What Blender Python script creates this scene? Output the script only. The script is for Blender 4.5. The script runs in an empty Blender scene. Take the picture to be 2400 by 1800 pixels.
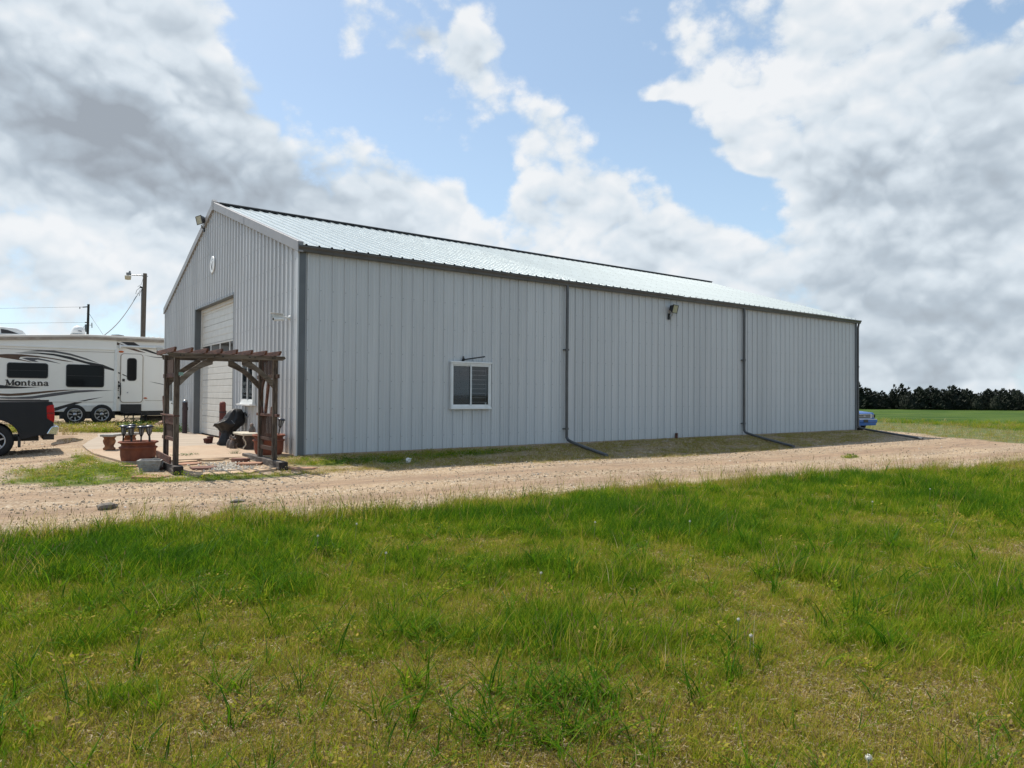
import bpy, bmesh, math, random
import numpy as np
from mathutils import Vector, Matrix, Euler
random.seed(7)
rng = np.random.default_rng(11)
PI = math.pi
scene = bpy.context.scene
COL = scene.collection

# ------------------------------------------------------------------ camera
FPX, PIT, ROL, YAW = 1640.49, .0162, .0068, .6346
CP = Vector((-5.536, -15.787, 1.393))
_fw = Vector((math.sin(YAW), math.cos(YAW), 0)); _rt = Vector((math.cos(YAW), -math.sin(YAW), 0)); _up = Vector((0, 0, 1))
_F = _fw*math.cos(PIT)+_up*math.sin(PIT); _U = _up*math.cos(PIT)-_fw*math.sin(PIT)
_R = _rt*math.cos(ROL)+_U*math.sin(ROL); _V = _U*math.cos(ROL)-_rt*math.sin(ROL)
cam_data = bpy.data.cameras.new('camera'); cam = bpy.data.objects.new('camera', cam_data); COL.objects.link(cam)
cam_data.sensor_width = 36; cam_data.lens = FPX/2400*36; cam_data.clip_start = .05; cam_data.clip_end = 9000
M = Matrix((_R, _V, -_F)).transposed().to_4x4(); M.translation = CP
cam.matrix_world = M
scene.camera = cam
def ray(px, py):
    d = _F+_R*((px-1200)/FPX)-_V*((py-900)/FPX)
    return d.normalized()
def at(px, py, D):                     # the point seen at a place of the photograph, D metres deep
    d = ray(px, py); return CP+d*(D/d.dot(_F))
def gp(px, py, z=-.1):
    d = ray(px, py); return CP+d*((z-CP.z)/d.z)

# ------------------------------------------------------------------ light and sky
SX, SY = .16, -.62                     # shadow offset per metre of height
SUN_EL = math.atan(1/math.hypot(SX, SY)); SUN_AZ = math.atan2(-SX, -SY)     # azimuth from +y towards +x
sun_data = bpy.data.lights.new('sun', 'SUN'); sun = bpy.data.objects.new('sun', sun_data); COL.objects.link(sun)
sun_data.energy = 4.7; sun_data.angle = math.radians(.55); sun_data.color = (1, .93, .83)
sun.location = (0, 0, 40)
sun.rotation_euler = Vector((SX, SY, -1)).to_track_quat('-Z', 'Y').to_euler()

world = bpy.data.worlds.new('World'); scene.world = world; world.use_nodes = True
scene.view_settings.view_transform = 'Standard'; scene.view_settings.look = 'None'
scene.view_settings.exposure = .25; scene.view_settings.gamma = 1; scene.view_settings.use_curve_mapping = False

def build_sky():
    nt = world.node_tree; nt.nodes.clear()
    N = nt.nodes.new; L = nt.links.new
    out = N('ShaderNodeOutputWorld'); bg = N('ShaderNodeBackground'); bg.inputs['Strength'].default_value = .125
    L(bg.outputs[0], out.inputs[0])
    sky = N('ShaderNodeTexSky'); sky.sky_type = 'NISHITA'; sky.sun_disc = False
    sky.sun_elevation = SUN_EL; sky.sun_rotation = SUN_AZ; sky.altitude = 400; sky.air_density = 1.0; sky.dust_density = 1.2; sky.ozone_density = 1.0
    tc = N('ShaderNodeTexCoord')
    def math_(op, a, b=None, c=None, clamp=False):
        n = N('ShaderNodeMath'); n.operation = op; n.use_clamp = clamp
        for i, s in enumerate((a, b, c)):
            if s is None: continue
            if isinstance(s, (int, float)): n.inputs[i].default_value = s
            else: L(s, n.inputs[i])
        return n.outputs[0]
    def vm(op, a, b=None):
        n = N('ShaderNodeVectorMath'); n.operation = op
        for i, s in enumerate((a, b)):
            if s is None: continue
            if isinstance(s, (tuple, list)): n.inputs[i].default_value = s
            else: L(s, n.inputs[i])
        return n
    nrm = vm('NORMALIZE', tc.outputs['Generated']).outputs[0]
    sep = N('ShaderNodeSeparateXYZ'); L(nrm, sep.inputs[0])
    az = math_('ARCTAN2', sep.outputs[0], sep.outputs[1]); el = math_('ARCSINE', sep.outputs[2])
    cmb = N('ShaderNodeCombineXYZ'); L(az, cmb.inputs[0]); L(el, cmb.inputs[1])
    P0 = cmb.outputs[0]
    def noise(vec, scale, detail, rough, scl=(1, 1, 1), dist=0.0, off=(0, 0, 0)):
        mp = N('ShaderNodeMapping'); mp.inputs['Scale'].default_value = scl; mp.inputs['Location'].default_value = off; L(vec, mp.inputs[0])
        n = N('ShaderNodeTexNoise'); n.inputs['Scale'].default_value = scale; n.inputs['Detail'].default_value = detail
        n.inputs['Roughness'].default_value = rough; n.inputs['Distortion'].default_value = dist
        L(mp.outputs[0], n.inputs['Vector']); return n
    wn = noise(nrm, 5.5, 3, .6, (1, 1, 1.5))
    warp = vm('MULTIPLY', vm('SUBTRACT', wn.outputs['Color'], (.5, .5, .5)).outputs[0], (.13, .11, 0)).outputs[0]
    P = vm('ADD', P0, warp).outputs[0]
    def azel(px, py):
        d = ray(px, py); return math.atan2(d.x, d.y), math.asin(d.z)
    rotated = {}
    def turned(ang):                    # the warped direction turned by ang, made once for each angle used
        if ang not in rotated:
            c, n = math.cos(math.radians(ang)), math.sin(math.radians(ang))
            cb = N('ShaderNodeCombineXYZ'); L(vm('DOT_PRODUCT', P, (c, n, 0)).outputs['Value'], cb.inputs[0]); L(vm('DOT_PRODUCT', P, (-n, c, 0)).outputs['Value'], cb.inputs[1]); rotated[ang] = cb.outputs[0]
        return rotated[ang]
    def blobs(lst, start, gain=1.0):
        acc = start
        for px, py, rx, ry, ang, amp in lst:
            a, e = azel(px, py); a1, e1 = azel(px+1, py); a2, e2 = azel(px, py-1)
            c, n = math.cos(math.radians(ang)), math.sin(math.radians(ang)); u0, v0 = a*c+e*n, -a*n+e*c
            k = vm('MULTIPLY_ADD', turned(ang)); sx, sy = 1/(rx*abs(a1-a)), 1/(ry*abs(e2-e))
            k.inputs[1].default_value = (sx, sy, 0); k.inputs[2].default_value = (-u0*sx, -v0*sy, 0)
            d = vm('DOT_PRODUCT', k.outputs[0], k.outputs[0]).outputs['Value']
            acc = math_('MULTIPLY_ADD', math_('POWER', .3679, d), amp*gain, acc)
        return acc
    # where the clouds stand (positive) and where the blue shows (negative)
    COVER = [(100, 120, 380, 260, 0, 1.0), (300, 380, 420, 220, -20, 1.1), (620, 440, 330, 140, -30, .8), (880, 400, 130, 100, -30, .55), (1010, 500, 150, 100, -30, .6), (440, 150, 120, 120, 0, .6),
             (150, 620, 500, 160, 0, .7), (1330, 400, 180, 105, -20, .7), (1450, 550, 330, 100, -15, .65), (1130, 570, 120, 80, 0, .3), (560, 260, 110, 50, -30, .5), (920, 340, 70, 50, 0, .55), (1085, 450, 60, 50, 0, .5),
             (1830, 130, 300, 200, 0, 1.0), (2250, 220, 300, 260, 0, .9), (1780, 350, 130, 55, 0, 1.0), (2150, 480, 420, 170, -15, .8), (1850, 590, 320, 110, 0, .8), (2250, 760, 500, 150, 0, .9),
             (930, 90, 110, 60, 20, .72), (1090, 160, 150, 80, -30, .85), (1110, 60, 90, 80, 0, .60), (785, 90, 42, 85, 0, 1.05), (1525, 215, 60, 30, 0, 1.25), (680, 250, 60, 45, -30, .4), (1980, 410, 190, 45, 0, .5), (1330, 290, 80, 50, 0, .45),
             (690, 80, 120, 160, 20, -.95), (830, 240, 170, 80, -30, -.85), (1000, 340, 90, 50, -30, -.8), (1350, 90, 150, 160, 0, -1.1), (1470, 270, 110, 110, -30, -.95), (1690, 430, 140, 60, -30, -1.2), (1170, 340, 50, 100, -20, -.7),
             (1580, 350, 90, 60, -20, -.8), (2290, 15, 120, 35, 0, -.8), (1800, 430, 100, 40, -20, -.5), (1000, 20, 50, 60, 0, -.3), (1150, 450, 50, 70, -30, -.75)]
    DARK = [(120, 250, 360, 110, -15, .40), (430, 380, 400, 100, -15, .75), (80, 360, 260, 90, 0, .30), (820, 460, 240, 65, -15, .40), (2060, 390, 250, 75, -15, .42), (2230, 520, 260, 75, 0, .38), (1900, 440, 120, 45, 0, .22), (2370, 300, 90, 240, 0, .25),
            (2150, 700, 420, 80, 0, .32), (2050, 860, 500, 110, 0, .52), (1560, 600, 160, 50, 0, .15), (100, 690, 260, 50, -20, .25), (1330, 470, 110, 50, 0, .12), (120, 550, 300, 45, 0, -.3), (700, 600, 500, 40, 0, .0)]
    # broken cloud everywhere else
    big = noise(nrm, 1.6, 2, .5, (1, 1, 1.8), 0, (3.1, 1.7, .4))
    fine = noise(nrm, 7.0, 8, .66, (1, 1, 1.3), .0)
    start = math_('MULTIPLY_ADD', math_('SUBTRACT', big.outputs[0], .5), 1.2, .05)
    fz = math_('SUBTRACT', fine.outputs[0], .5)
    def puffs(off):                     # rounded billows
        mp = N('ShaderNodeMapping'); mp.inputs['Location'].default_value = off; mp.inputs['Scale'].default_value = (1, 1, 1.25); L(vm('ADD', nrm, warp).outputs[0], mp.inputs[0])
        v = N('ShaderNodeTexVoronoi'); v.inputs['Scale'].default_value = 11; v.inputs['Detail'].default_value = 1.6; v.inputs['Roughness'].default_value = .55; v.inputs['Lacunarity'].default_value = 2.3
        L(mp.outputs[0], v.inputs['Vector']); return v.outputs['Distance']
    pf = puffs((.7, .3, .1)); pf2 = puffs((.7, .3, .118))
    dens = math_('MULTIPLY_ADD', fz, 2.6, blobs(COVER, start))
    dens = math_('MULTIPLY_ADD', math_('SUBTRACT', .82, pf), .95, dens)
    cover = N('ShaderNodeMapRange'); cover.interpolation_type = 'SMOOTHSTEP'; L(dens, cover.inputs[0])
    cover.inputs[1].default_value = -.02; cover.inputs[2].default_value = .60
    # thin edges white, the thick middle greyer, the bases dark; a second noise gives the billows
    thick = N('ShaderNodeMapRange'); thick.interpolation_type = 'SMOOTHSTEP'; L(dens, thick.inputs[0]); thick.inputs[1].default_value = .35; thick.inputs[2].default_value = 1.5; thick.inputs[4].default_value = .20
    bil = noise(nrm, 9.0, 4, .6, (1, 1, 1.25), .0, (.3, .2, .13))
    dk = blobs(DARK, thick.outputs[0], .50)
    dk = math_('MULTIPLY_ADD', math_('SUBTRACT', bil.outputs[0], .5), .8, dk)
    dk = math_('MULTIPLY_ADD', math_('SUBTRACT', pf, pf2), .50, dk)
    dk = math_('MULTIPLY_ADD', math_('SUBTRACT', pf, .5), .30, dk)
    dk = math_('MULTIPLY_ADD', fz, -.75, dk)
    dk = math_('ADD', dk, math_('MULTIPLY_ADD', math_('SUBTRACT', big.outputs[0], .5), .4, .06), None, True)
    ramp = N('ShaderNodeValToRGB'); L(dk, ramp.inputs[0])
    cr = ramp.color_ramp; cr.elements[0].position = 0; cr.elements[0].color = (.95, .97, .99, 1)
    cr.elements[1].position = 1; cr.elements[1].color = (.365, .405, .455, 1)
    e = cr.elements.new(.30); e.color = (.76, .835, .90, 1)
    e = cr.elements.new(.62); e.color = (.52, .595, .67, 1)
    cm = vm('SCALE', ramp.outputs[0]); cm.inputs[3].default_value = 6.35
    # the clear sky, paler with haze low down
    hz = N('ShaderNodeMapRange'); L(el, hz.inputs[0]); hz.inputs[1].default_value = .0; hz.inputs[2].default_value = .42; hz.inputs[3].default_value = .62; hz.inputs[4].default_value = .30
    mixh = N('ShaderNodeMix'); mixh.data_type = 'RGBA'; L(hz.outputs[0], mixh.inputs[0]); L(sky.outputs[0], mixh.inputs[6]); mixh.inputs[7].default_value = (4.3, 5.9, 7.2, 1)
    thin = math_('MULTIPLY', cover.outputs[0], .96)
    mix = N('ShaderNodeMix'); mix.data_type = 'RGBA'; L(thin, mix.inputs[0]); L(mixh.outputs[2], mix.inputs[6]); L(cm.outputs[0], mix.inputs[7])
    L(mix.outputs[2], bg.inputs[0])
build_sky()

# ------------------------------------------------------------------ helpers
def abs_loc(o):
    v = Vector((0, 0, 0))
    while o is not None: v += o.location; o = o.parent
    return v
class MB:
    def __init__(s): s.v = []; s.f = []; s.mi = []; s.sm = []
    def add(s, vs, fs, m=0, smooth=False, M=None):
        b = len(s.v)
        s.v += [tuple(M @ Vector(v)) if M is not None else tuple(v) for v in vs]
        for f in fs: s.f.append(tuple(b+i for i in f)); s.mi.append(m); s.sm.append(smooth)
        return s
    def box(s, x0, x1, y0, y1, z0, z1, m=0, M=None):
        vs = [(x, y, z) for z in (z0, z1) for y in (y0, y1) for x in (x0, x1)]
        return s.add(vs, [(0, 2, 3, 1), (4, 5, 7, 6), (0, 1, 5, 4), (2, 6, 7, 3), (0, 4, 6, 2), (1, 3, 7, 5)], m, False, M)
    def bar(s, a, b, w, h, m=0, upv=(0, 0, 1)):       # rectangular bar from a to b
        a, b = Vector(a), Vector(b); d = (b-a); ln = d.length; d.normalize()
        u = Vector(upv)
        if abs(d.dot(u)) > .97: u = Vector((0, 1, 0))
        x = d.cross(u).normalized(); u = x.cross(d)
        M = Matrix((x, d, u)).transposed().to_4x4(); M.translation = a
        return s.box(-w/2, w/2, 0, ln, -h/2, h/2, m, M)
    def tube(s, pts, r, n=8, m=0, cap=True, smooth=True):
        pts = [Vector(p) for p in pts]; k = len(pts); vs = []; fs = []
        rs = r if isinstance(r, (list, tuple)) else [r]*k
        pu = None
        for i, p in enumerate(pts):
            t = (pts[min(i+1, k-1)]-pts[max(i-1, 0)]).normalized()
            if pu is None: pu = Vector((0, 0, 1)) if abs(t.z) < .9 else Vector((1, 0, 0))
            x = t.cross(pu)
            if x.length < 1e-5: x = t.orthogonal()
            x.normalize(); pu = x.cross(t).normalized()
            for j in range(n):
                a = 2*PI*j/n; vs.append(p+(x*math.cos(a)+pu*math.sin(a))*rs[i])
        for i in range(k-1):
            for j in range(n): fs.append((i*n+j, i*n+(j+1) % n, (i+1)*n+(j+1) % n, (i+1)*n+j))
        s.add(vs, fs, m, smooth)
        if cap: s.add([vs[j] for j in range(n)], [tuple(range(n))[::-1]], m); s.add([vs[(k-1)*n+j] for j in range(n)], [tuple(range(n))], m)
        return s
    def lathe(s, prof, n=20, c=(0, 0, 0), m=0, axis='z', smooth=True, sx=1, sy=1, caps=3):
        vs = []; fs = []; k = len(prof)
        for r, z in prof:
            for j in range(n):
                a = 2*PI*j/n; x, y = r*math.cos(a)*sx, r*math.sin(a)*sy
                if axis == 'z': v = (c[0]+x, c[1]+y, c[2]+z)
                elif axis == 'y': v = (c[0]+x, c[1]+z, c[2]+y)
                else: v = (c[0]+z, c[1]+x, c[2]+y)
                vs.append(v)
        for i in range(k-1):
            for j in range(n): fs.append((i*n+j, i*n+(j+1) % n, (i+1)*n+(j+1) % n, (i+1)*n+j))
        s.add(vs, fs, m, smooth)
        if caps & 1 and prof[0][0] > 1e-4: s.add(vs[:n], [tuple(range(n))[::-1]], m)
        if caps & 2 and prof[-1][0] > 1e-4: s.add(vs[-n:], [tuple(range(n))], m)
        return s
    def prism(s, poly, axis, a, b, m=0, M=None):       # polygon in the other two axes, run along axis from a to b
        n = len(poly)
        def pt(u, v, t): return {'x': (t, u, v), 'y': (u, t, v), 'z': (u, v, t)}[axis]
        vs = [pt(u, v, a) for u, v in poly]+[pt(u, v, b) for u, v in poly]
        fs = [tuple(range(n))[::-1], tuple(range(n, 2*n))]+[(i, (i+1) % n, n+(i+1) % n, n+i) for i in range(n)]
        return s.add(vs, fs, m, False, M)
    def mesh(s, name, off=(0, 0, 0)):
        me = bpy.data.meshes.new(name); o = Vector(off)
        me.from_pydata([tuple(Vector(v)-o) for v in s.v], [], s.f)
        me.polygons.foreach_set('material_index', s.mi); me.polygons.foreach_set('use_smooth', s.sm)
        bm = bmesh.new(); bm.from_mesh(me); bmesh.ops.recalc_face_normals(bm, faces=bm.faces); bm.to_mesh(me); bm.free()
        me.update(); return me
    def build(s, name, mats, parent=None, bevel=0, local=False):
        off = abs_loc(parent) if (parent is not None and not local) else (0, 0, 0)
        me = s.mesh(name, off)
        for m in (mats if isinstance(mats, (list, tuple)) else [mats]): me.materials.append(m)
        o = bpy.data.objects.new(name, me); COL.objects.link(o)
        if parent is not None: o.parent = parent
        if bevel:
            md = o.modifiers.new('edge', 'BEVEL'); md.width = bevel; md.segments = 2; md.limit_method = 'ANGLE'; md.angle_limit = .6
        return o
def tag(o, label=None, cat=None, group=None, kind=None):
    if label: o['label'] = label
    if cat: o['category'] = cat
    if group: o['group'] = group
    if kind: o['kind'] = kind
    return o
def thing(name, label, cat, loc=(0, 0, 0), rz=0, group=None):
    o = bpy.data.objects.new(name, None); COL.objects.link(o); o.location = loc; o.rotation_euler = (0, 0, rz); o.empty_display_size = .1
    return tag(o, label, cat, group)
def copy_tree(o, parent=None):
    c = o.copy(); COL.objects.link(c)
    if parent is not None: c.parent = parent
    for ch in list(o.children): copy_tree(ch, c)
    return c

# ------------------------------------------------------------------ materials
def mat(name, c1, c2=None, scale=6, rough=.6, metal=0, stretch=(1, 1, 1), lo=.35, hi=.65, detail=5, bump=0, bscale=60, spec=.5, c3=None, s3=1.2, lo3=.5, hi3=.75, coat=0, vary=0):
    m = bpy.data.materials.new(name); m.use_nodes = True; nt = m.node_tree; N = nt.nodes.new; L = nt.links.new
    b = nt.nodes['Principled BSDF']; b.inputs['Roughness'].default_value = rough; b.inputs['Metallic'].default_value = metal
    b.inputs['Specular IOR Level'].default_value = spec; b.inputs['Coat Weight'].default_value = coat
    b.inputs['Base Color'].default_value = (*c1, 1)
    tc = N('ShaderNodeTexCoord'); mp = N('ShaderNodeMapping'); mp.inputs['Scale'].default_value = stretch; L(tc.outputs['Object'], mp.inputs[0])
    def nz(sc, det):
        n = N('ShaderNodeTexNoise'); n.inputs['Scale'].default_value = sc; n.inputs['Detail'].default_value = det; L(mp.outputs[0], n.inputs['Vector']); return n
    def mr(src, a, c):
        r = N('ShaderNodeMapRange'); L(src, r.inputs[0]); r.inputs[1].default_value = a; r.inputs[2].default_value = c; return r.outputs[0]
    if c2:
        x = N('ShaderNodeMix'); x.data_type = 'RGBA'; x.inputs[6].default_value = (*c1, 1); x.inputs[7].default_value = (*c2, 1)
        L(mr(nz(scale, detail).outputs[0], lo, hi), x.inputs[0]); last = x.outputs[2]
        if c3:
            y = N('ShaderNodeMix'); y.data_type = 'RGBA'; L(last, y.inputs[6]); y.inputs[7].default_value = (*c3, 1)
            L(mr(nz(s3, 6).outputs[0], lo3, hi3), y.inputs[0]); last = y.outputs[2]
        if vary:                        # sheets from different batches
            oi = N('ShaderNodeObjectInfo'); hv = N('ShaderNodeHueSaturation'); r = N('ShaderNodeMapRange'); L(oi.outputs['Random'], r.inputs[0]); r.inputs[3].default_value = 1-vary/2; r.inputs[4].default_value = 1+vary/2
            L(r.outputs[0], hv.inputs['Value']); L(last, hv.inputs['Color']); last = hv.outputs[0]
        L(last, b.inputs['Base Color'])
    if bump:
        bp = N('ShaderNodeBump'); bp.inputs['Strength'].default_value = bump; bp.inputs['Distance'].default_value = .02
        L(nz(bscale, 4).outputs[0], bp.inputs['Height']); L(bp.outputs[0], b.inputs['Normal'])
    return m
def mat_glass(name, tint=(.85, .88, .90), refl=.03):
    m = bpy.data.materials.new(name); m.use_nodes = True; nt = m.node_tree; nt.nodes.clear(); N = nt.nodes.new; L = nt.links.new
    o = N('ShaderNodeOutputMaterial'); t = N('ShaderNodeBsdfTransparent'); t.inputs[0].default_value = (*tint, 1); g = N('ShaderNodeBsdfGlossy'); g.inputs['Roughness'].default_value = .03
    fr = N('ShaderNodeLayerWeight'); fr.inputs[0].default_value = .12
    mr = N('ShaderNodeMapRange'); L(fr.outputs['Fresnel'], mr.inputs[0]); mr.inputs[3].default_value = refl; mr.inputs[4].default_value = .7
    x = N('ShaderNodeMixShader'); L(mr.outputs[0], x.inputs[0]); L(t.outputs[0], x.inputs[1]); L(g.outputs[0], x.inputs[2]); L(x.outputs[0], o.inputs[0])
    return m
G = {}
G['fastener'] = mat('fastener heads', (.22, .23, .24), None, rough=.5)
G['siding'] = mat('grey painted siding', (.54, .547, .548), (.505, .514, .517), 1.6, .4, stretch=(3, 3, .25), bump=.12, bscale=3.5, c3=(.57, .575, .573), s3=.7, vary=.11)
G['roof'] = mat('galvanised roofing', (.465, .52, .52), (.41, .46, .46), 2.5, .38, metal=.25, stretch=(2, .4, 2), bump=.03, bscale=7)
G['trim'] = mat('dark grey trim', (.125, .135, .142), (.108, .117, .124), 3, .45)
G['gutter'] = mat('brown grey gutter', (.105, .102, .10), (.08, .078, .076), 4, .4)
G['rake'] = mat('light grey trim', (.28, .27, .265), (.25, .243, .24), 3, .45)
G['black'] = mat('black', (.012, .012, .013), (.02, .02, .021), 8, .5)
G['blackplastic'] = mat('black plastic', (.014, .014, .016), (.024, .024, .026), 12, .35)
G['white'] = mat('white vinyl', (.78, .79, .78), (.70, .71, .69), 6, .4)
G['cream'] = mat('cream door paint', (.66, .645, .60), (.60, .585, .54), 4, .45)
G['yellowcream'] = mat('yellowed door paint', (.62, .54, .34), (.55, .47, .28), 4, .5)
G['glass'] = mat_glass('window glass')
G['darkglass'] = mat('tinted glass', (.006, .007, .008), None, rough=.06, spec=.16)
G['interior'] = mat('dark interior', (.03, .03, .032), (.05, .05, .052), 3, .8)
G['screenmesh'] = mat('insect screen', (.10, .10, .105), (.13, .13, .135), 6, .8)
G['steel'] = mat('weathered steel', (.33, .34, .35), (.25, .25, .26), 9, .35, metal=.7)
G['chrome'] = mat('chrome', (.75, .75, .76), None, rough=.12, metal=1)
G['concrete'] = mat('pale concrete', (.40, .295, .20), (.35, .25, .17), 3, .85, bump=.12, bscale=90, c3=(.41, .32, .225), s3=.9)
G['concretefar'] = mat('grey concrete with tyre streaks', (.37, .31, .24), (.28, .225, .175), 1.6, .85, stretch=(.4, 3.5, 1), bump=.12, bscale=90, c3=(.43, .37, .29), s3=.8)
G['aggregate'] = mat('grey cast stone', (.36, .35, .33), (.26, .25, .235), 14, .9, bump=.3, bscale=70)
G['caststone'] = mat('cream cast stone', (.55, .50, .40), (.44, .40, .32), 9, .9, bump=.2, bscale=60)
G['rustystone'] = mat('rust stained cast stone', (.27, .115, .055), (.16, .065, .035), 14, .85, bump=.5, bscale=40, c3=(.34, .17, .08), s3=5)
G['darkstone'] = mat('dark cast stone', (.06, .045, .04), (.10, .075, .06), 10, .85, bump=.3, bscale=40)
G['terracotta'] = mat('weathered terracotta', (.235, .068, .033), (.15, .042, .022), 7, .8, bump=.25, bscale=30, c3=(.30, .11, .06), s3=3.5, lo3=.55, hi3=.8)
G['soil'] = mat('potting soil', (.05, .035, .025), (.09, .06, .04), 25, .95, bump=.8, bscale=50)
G['oldwood'] = mat('weathered grey brown wood', (.120, .088, .062), (.035, .023, .016), 9, .85, stretch=(5, 5, .8), bump=.5, bscale=30, c3=(.17, .135, .10), s3=2, lo3=.55)
G['beamwood'] = mat('weathered beam wood', (.17, .135, .10), (.06, .042, .03), 8, .85, stretch=(.8, 5, 5), bump=.5, bscale=30, c3=(.25, .215, .17), s3=2)
G['redwood'] = mat('red stained wood', (.11, .040, .024), (.05, .019, .013), 8, .75, stretch=(5, .8, 5), bump=.4, bscale=30, c3=(.23, .10, .06), s3=3)
G['darkwood'] = mat('dark stained wood', (.05, .026, .017), (.085, .042, .026), 8, .8, stretch=(5, 5, .8), bump=.4, bscale=30)
G['sleeper'] = mat('old sleeper timber', (.10, .085, .075), (.045, .037, .032), 9, .9, stretch=(4, .7, 4), bump=.8, bscale=25, c3=(.27, .25, .225), s3=4, lo3=.52, hi3=.7)
G['charred'] = mat('blackened timber end', (.018, .015, .013), (.04, .03, .024), 18, .9, bump=.6, bscale=40)
G['sandstone'] = mat('red sandstone', (.40, .215, .135), (.30, .15, .095), 5, .9, bump=.35, bscale=25, c3=(.46, .30, .20), s3=2)
G['sandstone2'] = mat('tan sandstone', (.50, .37, .24), (.40, .27, .165), 5, .9, bump=.35, bscale=25)
G['darkslab'] = mat('dark red sandstone', (.20, .10, .075), (.14, .07, .052), 6, .9, bump=.35, bscale=25)
G['fieldstone'] = mat('grey field stone', (.20, .175, .145), (.12, .105, .09), 7, .9, bump=.6, bscale=20)
G['tarp'] = mat('black grill cover fabric', (.010, .010, .011), (.018, .018, .020), 6, .55, bump=.15, bscale=30, spec=.4)
G['bollardred'] = mat('faded red paint on pipe', (.17, .035, .022), (.10, .022, .016), 8, .6, bump=.2)
G['bollarddark'] = mat('dark maroon pipe', (.035, .022, .024), (.06, .035, .035), 8, .65, bump=.2)
G['pole'] = mat('grey pole wood', (.15, .125, .10), (.085, .068, .055), 6, .9, stretch=(6, 6, .5), bump=.4, bscale=30)
G['poledark'] = mat('dark pole wood', (.055, .045, .042), (.035, .03, .028), 6, .9, stretch=(6, 6, .5))
G['cable'] = mat('grey cable', (.20, .21, .22), None, rough=.6)
G['lampglass'] = mat('tan refractor', (.60, .54, .42), (.5, .45, .35), 10, .4)
G['floodlens'] = mat('floodlight lens', (.46, .43, .32), (.38, .36, .26), 9, .25)
G['tyre'] = mat('tyre rubber', (.012, .012, .012), (.02, .019, .018), 14, .8, bump=.2, bscale=60)
G['alloy'] = mat('alloy wheel', (.42, .42, .43), (.34, .34, .35), 9, .3, metal=.8)
G['rvwhite'] = mat('off white fibreglass', (.86, .84, .79), (.82, .795, .74), 1.4, .3, stretch=(1, 1, .5), c3=(.86, .845, .80), s3=.6)
G['rvroof'] = mat('rv roof edge', (.84, .80, .74), (.76, .70, .62), 2.2, .5)
G['rvgutter'] = mat('dusty gutter rail', (.40, .34, .28), (.30, .24, .19), 5, .6)
G['rvgrey'] = mat('grey decal', (.085, .083, .09), None, rough=.35)
G['rvblack'] = mat('black decal', (.011, .010, .012), None, rough=.35)
G['rvbrown'] = mat('brown decal', (.12, .06, .028), (.06, .03, .018), 6, .35, stretch=(.6, 1, 6))
G['rvskirt'] = mat('fender skirt', (.62, .61, .59), (.52, .51, .49), 7, .4)
G['amber'] = mat('amber lens', (.55, .12, .03), None, rough=.25)
G['redlens'] = mat('red lens', (.42, .006, .010), (.30, .004, .008), 16, .12)
G['truckpaint'] = mat('dark blue grey paint', (.010, .012, .017), (.013, .015, .020), 3, .35, coat=.12, spec=.25)
G['blueprint'] = mat('bright blue paint', (.022, .11, .36), (.018, .09, .31), 3, .35, coat=.1, spec=.3)
G['silver'] = mat('silver trim', (.72, .73, .74), None, rough=.3, metal=.1)
G['solarcap'] = mat('blue black solar cap', (.025, .035, .065), (.015, .018, .03), 20, .35)
G['lampclear'] = mat('frosted lamp plastic', (.30, .30, .29), (.22, .22, .22), 20, .3)
G['pvc'] = mat('grey drain pipe', (.10, .11, .12), (.075, .08, .088), 6, .4)
G['rust'] = mat('rusty red flower pots', (.07, .022, .02), (.11, .04, .03), 14, .8, bump=.5)
G['statue'] = mat('painted figurine', (.10, .085, .075), (.26, .17, .13), 9, .6, lo=.45, hi=.62, bump=.4, bscale=30)
G['pinkstone'] = mat('broken pink stone', (.52, .36, .26), (.42, .26, .18), 6, .9, bump=.4)
G['tag'] = mat('green metal tag', (.22, .36, .30), (.16, .26, .22), 20, .5)
G['paper'] = mat('white litter', (.68, .66, .62), (.6, .58, .55), 20, .8)
# ------------------------------------------------------------------ ground
_T = np.random.default_rng(5).random((64, 64, 6))
def vnoise(x, y, k=0):
    x = np.asarray(x, float); y = np.asarray(y, float)
    xi = np.floor(x).astype(int); yi = np.floor(y).astype(int); fx = x-xi; fy = y-yi
    fx = fx*fx*(3-2*fx); fy = fy*fy*(3-2*fy); T = _T[:, :, k]
    a = T[xi % 64, yi % 64]; b = T[(xi+1) % 64, yi % 64]; c = T[xi % 64, (yi+1) % 64]; d = T[(xi+1) % 64, (yi+1) % 64]
    return (a*(1-fx)+b*fx)*(1-fy)+(c*(1-fx)+d*fx)*fy
def fbm(x, y, k=0, o=4):
    s = 0; a = .5; t = 0
    for i in range(o): s = s+a*vnoise(x*2**i+17.3*i, y*2**i+5.1*i, (k+i) % 6); t += a; a *= .5
    return s/t
def sstep(a, b, x): t = np.clip((x-a)/(b-a), 0, 1); return t*t*(3-2*t)
LX = np.array([-40, -14, -5.5, -4.2, -2.8, -.66, 1.86, 4.1, 7.2, 9.94, 14.2, 20, 30, 60]); LY = np.array([-5.2, -6.0, -6.75, -6.65, -7.15, -7.5, -7.35, -7.85, -8.3, -8.7, -9.6, -11.3, -15, -28])
TX = np.array([-40, -12, -7, -5.4, -4.6, -3.8, -2, -.6, 1.4, 4.8, 9.3, 15.6, 22, 26, 30]); TY = np.array([1, 0, -1.0, -1.7, -2.4, -2.95, -3.4, -3.0, -3.3, -3.4, -3.5, -3.2, -2.6, -1.0, 3])
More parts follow.
